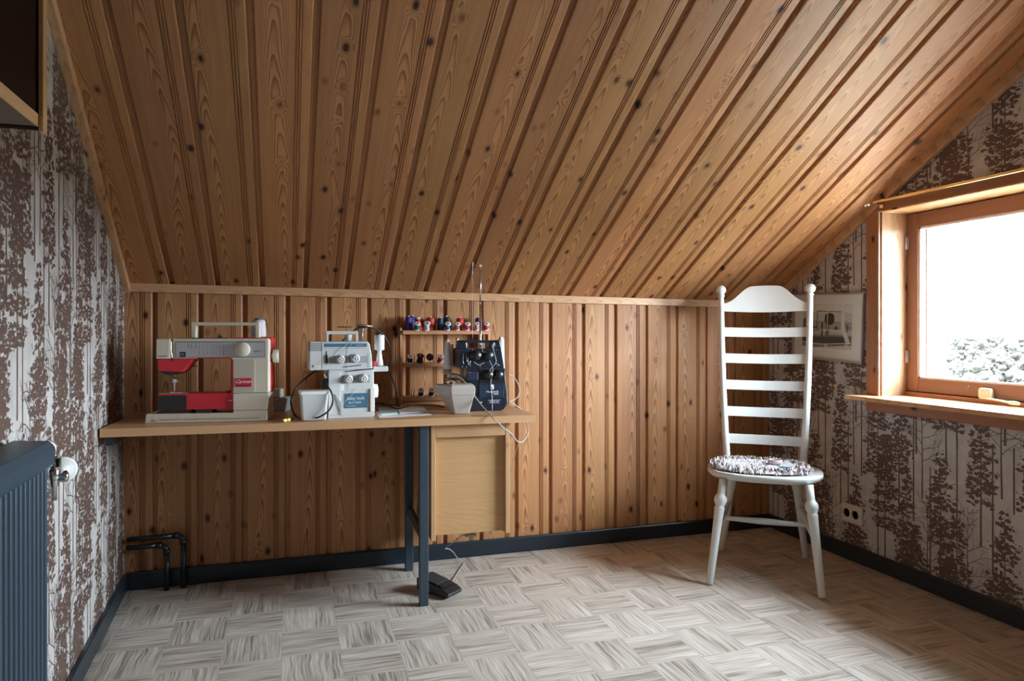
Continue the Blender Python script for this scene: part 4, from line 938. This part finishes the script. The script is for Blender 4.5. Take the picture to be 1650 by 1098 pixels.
def small_spool(label, px, shelf_z, col, grp, disc=DISC, tilt=R(36), s=1.0, yo=.012, rz=0):
    y = RY + yo; x = PY(px, 560, y).x
    t = thing('thread_spool', label, 'thread spool', (x, y - .004, ZT + shelf_z + .0155), rz, grp); t.rotation_euler = (tilt, 0, rz)
    obj('thread', MB().cyl((0, 0, .0025), .0115 * s, .026 * s, n=16), thr(col), t)
    obj('flange', MB().cyl((0, 0, 0), .0145 * s, .0025, n=18).lathe([(.0145 * s, 0), (.0145 * s, .0028), (.0055 * s, .003), (.0045 * s, .001), (0, .001)], (0, 0, .0285 * s), n=18), disc, t)
    obj('hole', MB().cyl((0, 0, .0295 * s), .0045 * s, .0022, n=10), BLACK, t)
    obj('spool_pin', MB().cyl((0, 0, -.002), .0022, .040 * s, n=6), RACKW, t)
g1 = 'small spools on the top shelf'
small_spool('small green spool on the top shelf', 671, ztop, (.01, .14, .06), g1)
small_spool('small spool with brown and white thread on the top shelf', 686.5, ztop, (.55, .52, .50), g1, s=1.1)
small_spool('small bright blue spool on the top shelf', 720, ztop, (.03, .13, .42), g1)
small_spool('small dusty pink spool on the top shelf', 735.5, ztop, (.48, .10, .16), g1)
small_spool('small crimson spool with thread over its rim', 751.5, ztop, (.55, .03, .10), g1)
small_spool('small pale pink spool left of the thread pole', 767, ztop, (.60, .30, .32), g1)
small_spool('small magenta spool at the right end of the top shelf', 782, ztop, (.50, .01, .09), g1)
g2 = 'small spools on the middle shelf'
small_spool('small dark brown spool at the left of the middle shelf', 660, zmid, (.05, .025, .018), g2, yo=.0)
small_spool('small black spool on the middle shelf', 676, zmid, (.012, .012, .016), g2, disc=plain('dark_flange', (.06, .035, .03), .4), s=1.12, yo=0)
small_spool('small red spool on the middle shelf', 708.5, zmid, (.42, .01, .04), g2, yo=0)
small_spool('small navy spool on the bottom shelf', 677.5, zbot, (.02, .04, .06), 'small spools on the bottom shelf', yo=-.012)
small_spool('small dark brown spool on the bottom shelf', 694.5, zbot, (.05, .03, .018), 'small spools on the bottom shelf', yo=-.012)
dd = thing('thread_spool', 'dark brown flat spool turned edge-on to its pin, middle shelf', 'thread spool', (PY(692.5, 577, RY).x, RY - .004, ZT + zmid + .035), 0, g2)
obj('disc', MB().lathe([(.002, -.003), (.0165, -.003), (.0165, .003), (.004, .003), (.003, .006), (0, .006)], (0, 0, 0), (.1, -1, .25), 22), plain('dark_brown_disc', (.022, .010, .008), .4), dd)
obj('peg', MB().tube([(0, .006, -.026), (0, .004, 0)], .0018, 6, False), RACKW, dd)
pg = MB()
for zz, pxs, yo in ((ztop, (703.5, 745, 787), .018), (zmid, (668, 684, 716), .0), (zbot, (663, 667, 710), -.01)):
    for px_ in pxs: x = PY(px_, 560, RY + yo).x - RK.location.x; obj('peg', MB().tube([(x, yo + .01, zz + .008), (x, yo - .004, zz + .042)], .0022, 6, False), RACKZ, RK)

# ------------------------------------------------------------------ cables
def cable(label, pts, r, mat, cat='cable'):
    b0 = Vector(pts[0]); t = obj('power_cable', MB().tube([Vector(p) - b0 for p in pts], r, 8, True, 8), mat, loc=b0); t['label'] = label; t['category'] = cat; return t
Zc = lambda p, z: PZ(p[0], p[1], z)
c2 = lambda zx, zy, y: PY(460 + zx / 5.227, 500 + zy / 5.227, y)
cable('black cable looping in front of the light grey scrap bin', [c2(275, 500, 2.90), c2(200, 550, 2.87), c2(110, 630, 2.83), c2(55, 720, 2.81), c2(48, 800, 2.81), PZ(476, 670.5, ZT + .004), PZ(490, 675.5, ZT + .004), PZ(502, 676, ZT + .004), c2(300, 893, 2.735), c2(370, 840, 2.73), c2(400, 760, 2.73), c2(385, 690, 2.735), c2(350, 635, 2.76), c2(325, 575, 2.82)], .0033, BLACKR)
cable('black cable arching over the white overlocker down to the desk', [c2(470, 268, 3.0), c2(520, 222, 3.0), c2(580, 170, 3.0), c2(640, 142, 3.0), c2(700, 142, 3.0), c2(770, 165, 3.01), c2(830, 215, 3.02), c2(870, 290, 3.03), c2(888, 370, 3.04), c2(878, 450, 3.04), c2(872, 505, 3.04), c2(905, 590, 3.04), c2(930, 680, 3.04), c2(942, 760, 3.03), PZ(641, 655, ZT + .012)], .0033, BLACKR)
cable('black mains cable lying on the desk behind the booklets', [PZ(601, 653.5, ZT + .004), PZ(610, 651.5, ZT + .004), PZ(625, 654, ZT + .01), PZ(640, 658.5, ZT + .012), PZ(660, 655, ZT + .007), PZ(680, 653.5, ZT + .004), PZ(700, 653.5, ZT + .004), PZ(716, 656, ZT + .004)], .003, BLACKR)
cable('black cable in a low arc beside the white overlocker', [PZ(602, 652, ZT + .004), PY(615, 649.5, 3.02), PY(628, 652, 3.02), PZ(645, 655.5, ZT + .016)], .0028, BLACKR)
c8 = lambda zx, zy, y: PY(690 + zx / 7.318, 540 + zy / 7.318, y)
cC = lambda zx, zy, y: PY(780 + zx / 4.575, 640 + zy / 4.575, y)
cable('pale grey cable hanging over the desk front and looping at its end',
      [c8(250, 480, 2.86), c8(330, 490, 2.84), c8(400, 530, 2.82), c8(450, 580, 2.80), c8(500, 650, 2.79), c8(560, 740, 2.775), c8(640, 845, 2.74), c8(705, 915, 2.70), c8(770, 985, 2.66), c8(850, 1060, 2.655), cC(140, 228, 2.655), cC(200, 272, 2.66), cC(235, 318, 2.67), cC(268, 335, 2.70), cC(302, 312, 2.74), cC(325, 260, 2.80), cC(318, 205, 2.86), cC(298, 170, 2.93)], .0026, CABLEW)
cable('thin grey cable hanging below the desk end against the pine boards', [cC(285, 100, 3.03), cC(294, 170, 3.05), cC(290, 230, 3.06), cC(262, 320, 3.08), cC(225, 430, 3.12), cC(203, 520, 3.17), cC(190, 575, 3.21), cC(190, 650, 3.24), cC(186, 740, 3.243)], .0016, CABLEW)
cable('grey cable curling behind the navy overlocker', [c8(960, 470, 3.02), c8(1000, 490, 3.04), c8(1050, 560, 3.05), c8(1080, 650, 3.05), c8(1055, 730, 3.04), c8(1000, 772, 3.02), c8(955, 785, 3.0)], .002, CABLEW)
cable('short grey cable running from the navy overlocker off the desk end', [c8(965, 790, 2.98), c8(1010, 815, 3.0), c8(1060, 850, 3.02), cC(285, 100, 3.03)], .0024, CABLEW)
cable('brown cable running beneath the left thread cone', [c8(240, 485, 2.95), c8(290, 520, 2.94), c8(340, 560, 2.93), c8(380, 590, 2.92)], .002, BLACKR)

# ------------------------------------------------------------------ foot pedal on floor
FP = thing('foot_pedal', 'black sewing machine foot pedal on the floor behind the desk leg', 'foot pedal', (.583, 2.838, .0), R(-52))
pb = MB().prism([(-.085, .012), (.075, .006), (.083, .012), (.085, .022), (.060, .036), (-.075, .062), (-.087, .058)], -.045, .045, 'y')
obj('pedal_body', pb, BLACK, FP, bevel=.006, seg=3)
obj('tread', MB().prism([(-.070, .0615), (.018, .0470), (.018, .050), (-.070, .0645)], -.038, .038, 'y'), plain('pedal_tread', (.022, .027, .036), .4), FP, bevel=.001)
obj('grip_strip', MB().prism([(.020, .046), (.045, .042), (.045, .0445), (.020, .0485)], -.036, .036, 'y'), BLACK, FP)
obj('foot', MB().box(-.07, -.055, -.04, .04, .001, .014), BLACK, FP); obj('foot', MB().box(.05, .065, -.035, .035, .001, .009), BLACK, FP)
pA = PZ(728, 938, .022); cP = lambda zx, zy: (650 + zx / 8.446, 860 + zy / 8.446)
cable('pale grey pedal cord rising from the floor to the cabinet underside', [pA, PZ(*cP(690, 610), .006), PZ(*cP(750, 510), .004), PZ(*cP(810, 430), .005), PZ(*cP(835, 395), .006), PY(*cP(790, 370), 3.17), PY(*cP(730, 330), 3.15), PY(*cP(680, 260), 3.12), PY(*cP(620, 212), 3.10), PY(*cP(565, 205), 3.08), PY(*cP(640, 150), 3.02), PY(*cP(720, 90), 2.95), PY(*cP(790, 35), 2.90), PY(*cP(830, 22), 2.87)], .0022, CABLEW)
pg2 = thing('plug', 'flat grey plug hanging under the oak cabinet', 'plug', tuple(PY(*cP(915, 25), 2.86)))
obj('plug_body', MB().prism(rrect(-.024, .024, -.004, .004, .003), -.012, .012, 'y'), GREYPD, pg2)

# ------------------------------------------------------------------ chair
CH = thing('ladder_back_chair', 'tall white painted ladder-back chair with turned legs beside the window wall', 'chair', (2.02, 2.66, 0), math.atan2(-.613, .79))
SZ0, SZ1 = .428, .462
sp_ = []
for k in range(40):
    t = 2 * math.pi * k / 40; cx_, sy_ = math.cos(t), math.sin(t)
    x = .243 * math.copysign(abs(cx_) ** .72, cx_) * (1 - .12 * max(0, sy_)); y = (.200 if sy_ < 0 else .195) * math.copysign(abs(sy_) ** .72, sy_)
    sp_.append((x, y))
sm_ = MB(); rings = []
for z, k in ((SZ0, .90), (SZ0 + .004, .945), (SZ0 + .014, .99), (SZ0 + .024, 1.0), (SZ1 - .003, .99), (SZ1, .965), (SZ1 - .004, .85)): rings.append([(x * k, y * k, z) for x, y in sp_])
lo_ = loft(rings); lo_.sm = [True] * len(lo_.sm)
obj('seat', lo_, WHITEC, CH)
def leg_prof(L, front):
    if front: return [(.014, 0), (.0145, L * .02), (.0165, L * .3), (.019, L * .6), (.0205, L * .70), (.0215, L * .715), (.0215, L * .725), (.0175, L * .735), (.020, L * .75), (.0255, L * .775), (.027, L * .80), (.0245, L * .83), (.0175, L * .85), (.0165, L * .87), (.017, L * 1.0)]
    return [(.013, 0), (.0135, L * .02), (.016, L * .35), (.0175, L * .7), (.019, L * .80), (.0205, L * .815), (.0195, L * .83), (.021, L * .845), (.0245, L * .88), (.0245, L * .91), (.020, L * .94), (.020, L)]
legs = {}
for key, f, t_, fr_ in (('FL', (-.215, -.258, .002), (-.165, -.160, .432), 1), ('FR', (.222, -.26, .002), (.178, -.160, .432), 1), ('RL', (-.198, .258, .002), (-.135, .13, .432), 0), ('RR', (.182, .258, .002), (.130, .13, .432), 0)):
    f, t_ = Vector(f), Vector(t_); legs[key] = (f, t_)
    obj('leg', MB().lathe(leg_prof((t_ - f).length, fr_), f, t_ - f, 20), WHITEC, CH)
at_ = lambda k, h: legs[k][0] + (legs[k][1] - legs[k][0]) * (h / .43)
hS = .215
for a, b_ in (('FL', 'RL'), ('FR', 'RR')):
    p, q = at_(a, hS - .005), at_(b_, hS + .04); obj('stretcher', MB().tube([p, (p + q) / 2, q], [.008, .0135, .008], 12, True, 6), WHITEC, CH)
ml = (at_('FL', hS) * .55 + at_('RL', hS + .03) * .45); mr = (at_('FR', hS) * .55 + at_('RR', hS + .03) * .45)
obj('stretcher', MB().tube([ml, (ml + mr) / 2, mr], [.008, .0145, .008], 12, True, 6), WHITEC, CH)
def post(sx_, z):
    t = (z - .45) / .80; return Vector((sx_ * (.168 + .034 * t + .004 * math.sin(t * 3.1)), .165 + .10 * t + .025 * math.sin(t * math.pi) * -1, z))
for s_ in (-1, 1):
    m = MB().tube([post(s_, .445 + .80 * k / 8) for k in range(9)], [.016, .016, .0155, .015, .0148, .0145, .014, .0135, .013], 14)
    tp = post(s_, 1.245); m.lathe([(.013, -.006), (.017, 0), (.017, .005), (.012, .009), (.014, .012), (.0205, .018), (.024, .028), (.0235, .036), (.018, .046), (.009, .052), (0, .053)], tp, (s_ * .03, .1, 1), 20)
    obj('back_post', m, WHITEC, CH)
def slat(z0f, z1f, n=18, th_=.010):
    m = MB(); vs = []; fs = []
    for i in range(n + 1):
        u = i / n; zc_ = (z0f(u) + z1f(u)) / 2; a, b_ = post(-1, zc_), post(1, zc_)
        x = a.x + (b_.x - a.x) * u; bow = .030 * math.sin(math.pi * u)
        for z, dy in ((z0f(u), -th_ / 2), (z1f(u), -th_ / 2), (z1f(u), th_ / 2), (z0f(u), th_ / 2)):
            yy_ = post(1, z).y + bow + dy; vs.append((x, yy_, z))
    for i in range(n):
        for k in range(4): k2 = (k + 1) % 4; fs.append((i * 4 + k, i * 4 + k2, (i + 1) * 4 + k2, (i + 1) * 4 + k))
    fs += [(0, 1, 2, 3), (n * 4 + 3, n * 4 + 2, n * 4 + 1, n * 4)]
    return m._add(vs, fs)
for zc_ in (1.070, .944, .818, .692, .562):
    obj('slat', slat(lambda u, z=zc_: z - .0225 - .004 * math.sin(math.pi * u), lambda u, z=zc_: z + .0225 - .004 * math.sin(math.pi * u)), WHITEC, CH, bevel=.002)
def crest(u):
    e = min(u, 1 - u); t = min(1, max(0, (e - .045) / .30)); t = t * t * (3 - 2 * t); return 1.213 - .003 * math.sin(min(1, e / .1) * math.pi) + .062 * t + .020 * math.sin(math.pi * u) * t
obj('crest_rail', slat(lambda u: 1.170 - .006 * math.sin(math.pi * u), crest, 40, .012), WHITEC, CH, bevel=.002)
# rag pad
PD = thing('seat_pad', 'shaggy white, grey and brown rag pad on the chair seat', 'seat pad', (2.02, 2.66, SZ1 + .001), math.atan2(-.613, .79))
pr_ = random.Random(11)
def padshape(t): 
    return (-.018 + .212 * math.copysign(abs(math.cos(t)) ** .8, math.cos(t)), -.008 + .158 * math.copysign(abs(math.sin(t)) ** .8, math.sin(t)))
ringsP = []
for z, k in ((0, .93), (.006, 1.0), (.012, .97), (.016, .8), (.013, .5), (.012, .1)):
    ringsP.append([(-.018 + (padshape(2 * math.pi * i / 48)[0] + .018) * k * pr_.uniform(.985, 1.015), -.008 + (padshape(2 * math.pi * i / 48)[1] + .008) * k * pr_.uniform(.985, 1.015), z + .05 * 0) for i in range(48)])
RAG = [plain('rag_white', (.70, .70, .72), .9), plain('rag_grey', (.36, .35, .38), .9), plain('rag_brown', (.16, .085, .07), .9), plain('rag_mauve', (.30, .20, .23), .9), plain('rag_pale', (.55, .52, .50), .9)]
obj('pad_base', loft(ringsP), RAG[0], PD)
tf = MB()
for i in range(3200):
    t = pr_.uniform(0, 2 * math.pi); k = math.sqrt(pr_.uniform(0, 1)) * 1.03
    x = -.018 + (padshape(t)[0] + .018) * k; y = -.008 + (padshape(t)[1] + .008) * k
    edge = k > .74
    z = .013 if k < .9 else .013 - (k - .9) * .08
    a = pr_.uniform(0, 6.28); L_ = pr_.uniform(.009, .017) * (1.15 if edge else .8); h_ = pr_.uniform(.004, .017) if edge else pr_.uniform(.001, .005)
    w_ = pr_.uniform(.0018, .0034)
    dx, dy = math.cos(a), math.sin(a)
    tf.mi = pr_.choices((0, 1, 2, 3, 4), (5, 1.2, 2.4, 1.6, 2) if edge else (8, 1.5, .4, .6, 3))[0]
    p0 = Vector((x - dx * L_ / 2, y - dy * L_ / 2, z - .002)); p1 = Vector((x, y, z + h_)); p2 = Vector((x + dx * L_ / 2, y + dy * L_ / 2, z - .001))
    n_ = Vector((-dy, dx, 0)) * w_; up_ = Vector((0, 0, w_ * .8))
    tf._add([p0 - n_ * .6, p0 + n_ * .6, p1 - n_, p1 + n_, p1 + up_, p2 - n_ * .6, p2 + n_ * .6], [(0, 2, 4), (1, 4, 3), (0, 4, 1), (0, 1, 3, 2), (5, 4, 2), (6, 3, 4), (5, 6, 4), (5, 2, 3, 6)])
o = obj('rag_loops', tf, RAG, PD); o['kind'] = 'stuff'
cpos = lambda px, py, z: PZ(px, py, z)
ZP = SZ1 + .020
tr = thing('tape_roll', 'mauve grey ribbon roll lying on the rag pad', 'ribbon roll', tuple(cpos(1249, 748, ZP)), R(20))
obj('roll', MB().lathe([(.024, 0), (.029, .001), (.031, .004), (.031, .016), (.029, .019), (.024, .020), (.022, .016), (.022, .004), (.024, 0)], n=28), plain('mauve_ribbon', (.42, .34, .36), .6, noise=.15, nscale=60), tr)
cd = thing('paper_scrap', 'small white folded card standing on the rag pad', 'card', tuple(cpos(1272, 752, ZP + .004)), R(-25))
obj('fold', MB().prism([(-.022, 0), (.026, 0), (-.012, .030)], -.001, .001, 'y').prism([(-.022, 0), (.026, 0), (.0, .012)], .006, .020, 'y'), PAPERW, cd)
tl = thing('small_box', 'small blue grey box on the rag pad before the white card', 'box', tuple(cpos(1264, 757, ZP)), R(-38))
obj('lid', MB().box(-.022, .022, -.010, .010, 0, .014), plain('blue_grey_card', (.22, .32, .38), .5), tl, bevel=.001)

# ------------------------------------------------------------------ outdoors, seen through the window except the near slope
LAND = plain('meadow', (.0140, .0134, .0122), .9, noise=.12, nscale=.02, spec=0)
FOL = [plain('far_foliage_%d' % i, c_, .9, noise=.12, nscale=.6, spec=0) for i, c_ in enumerate(((.034, .033, .0295), (.036, .035, .031), (.038, .037, .033)))]
HILL = plain('far_hill', (.0166, .0160, .0150), .95, noise=.05, nscale=.01, spec=0)
m = MB(); rr_ = random.Random(21)
gx = [110, 110.1, 110, 160, 230, 330, 500, 800]; gy = [-300, -120, -40, 0, 30, 60, 100, 160, 260, 420, 700]
vs = []; fs = []
for i, x in enumerate(gx):
    for j, y in enumerate(gy): vs.append((x, y, -9 - min(x, 200) * .03 + rr_.uniform(-.4, .4)))
for i in range(len(gx) - 1):
    for j in range(len(gy) - 1): a = i * len(gy) + j; fs.append((a, a + len(gy), a + len(gy) + 1, a + 1))
m._add(vs, fs); struct('ground_outside', m, LAND, 'pale valley floor outside the window far below')
m = MB().prism([(2.9, -3.2), (12, -5), (60, -10.5), (110.5, -12.25), (110.5, -14), (2.9, -6)], -150, 260, 'y')
m.v = [(a, c_, b) for a, c_, b in m.v] if False else m.v
struct('bounce_ground', m, plain('bounce_ground_surface', (.17, .175, .145), .9, noise=.2, nscale=.3), 'unseen pale slope below the house, added to bounce light indoors')  # out of view; added so daylight bounces up to the ceiling
hm = MB(); top = [(y, 14 + 8 * math.sin(y * .006) + 5 * math.sin(y * .017 + 1) + rr_.uniform(-.8, .8)) for y in range(-400, 1401, 25)]
vs = []; fs = []
for y, h_ in top: vs += [(900, y, -20), (960, y, h_ * .6), (1040, y, h_), (1200, y, -20)]
for i in range(len(top) - 1):
    for k in range(3): a = i * 4 + k; fs.append((a, a + 4, a + 5, a + 1))
hm._add(vs, fs); hm.sm = [True] * len(hm.sm)
struct('hill_ridge', hm, HILL, 'low hazy ridge on the horizon outside the window')
def crown(seed):
    r_ = random.Random(seed); m = MB()
    for k in range(34):
        a = r_.uniform(0, 6.28); z = r_.uniform(1.0, 5.6); rad = r_.uniform(0, 1.9) * (1.15 - z * .13); s_ = r_.uniform(.4, .8) * (1.2 - z * .08)
        n, q = 8, 5; pr = [(s_ * math.sin(math.pi * i / q) * r_.uniform(.85, 1.15), -s_ * math.cos(math.pi * i / q)) for i in range(q + 1)]; pr[0] = (0, -s_); pr[-1] = (0, s_)
        m.lathe(pr, (rad * math.cos(a), rad * math.sin(a), z), (r_.uniform(-.3, .3), r_.uniform(-.3, .3), 1), n, False)
    m.v = [tuple(c_ + r_.uniform(-.13, .13) for c_ in v_) for v_ in m.v]
    return m
cms = [crown(i).mesh('crown', FOL[i]) for i in range(3)]
tk = MB().tube([(0, 0, -.2), (.05, 0, 1.2), (0, .05, 2.6)], [.22, .17, .1], 7).mesh('trunk', plain('bark', (.03, .025, .02), .9))
spots = []; tries = 0
while len(spots) < 90:
    t = rr_.random(); d = 45 + 330 * t ** 1.4; px_ = rr_.uniform(1500, 1700); r_ = ray(px_, 535); s_ = d / r_[0]
    if any(math.hypot(r_[0] * s_ - q[0], r_[1] * s_ - q[1]) < 3.4 * (q[2] + (.8 + d / 260)) * .9 for q in spots):
        tries += 1
        if tries > 9000: break
        continue
    spots.append((r_[0] * s_, r_[1] * s_, (.8 + d / 260), px_))
spots.sort()
for k, (x, y, sc, px_) in enumerate(spots):
    t = thing('tree', 'leafy tree among the pale trees outside the window', 'tree', (x, y, -9 - min(x, 200) * .03 - .3), rr_.uniform(0, 6), 'trees in the valley outside the window')
    t.scale = (sc * rr_.uniform(.9, 1.5), sc * rr_.uniform(.9, 1.5), sc * rr_.uniform(.8, 1.3))
    obj('crown', cms[k % 3], None, t); obj('trunk', tk, None, t)
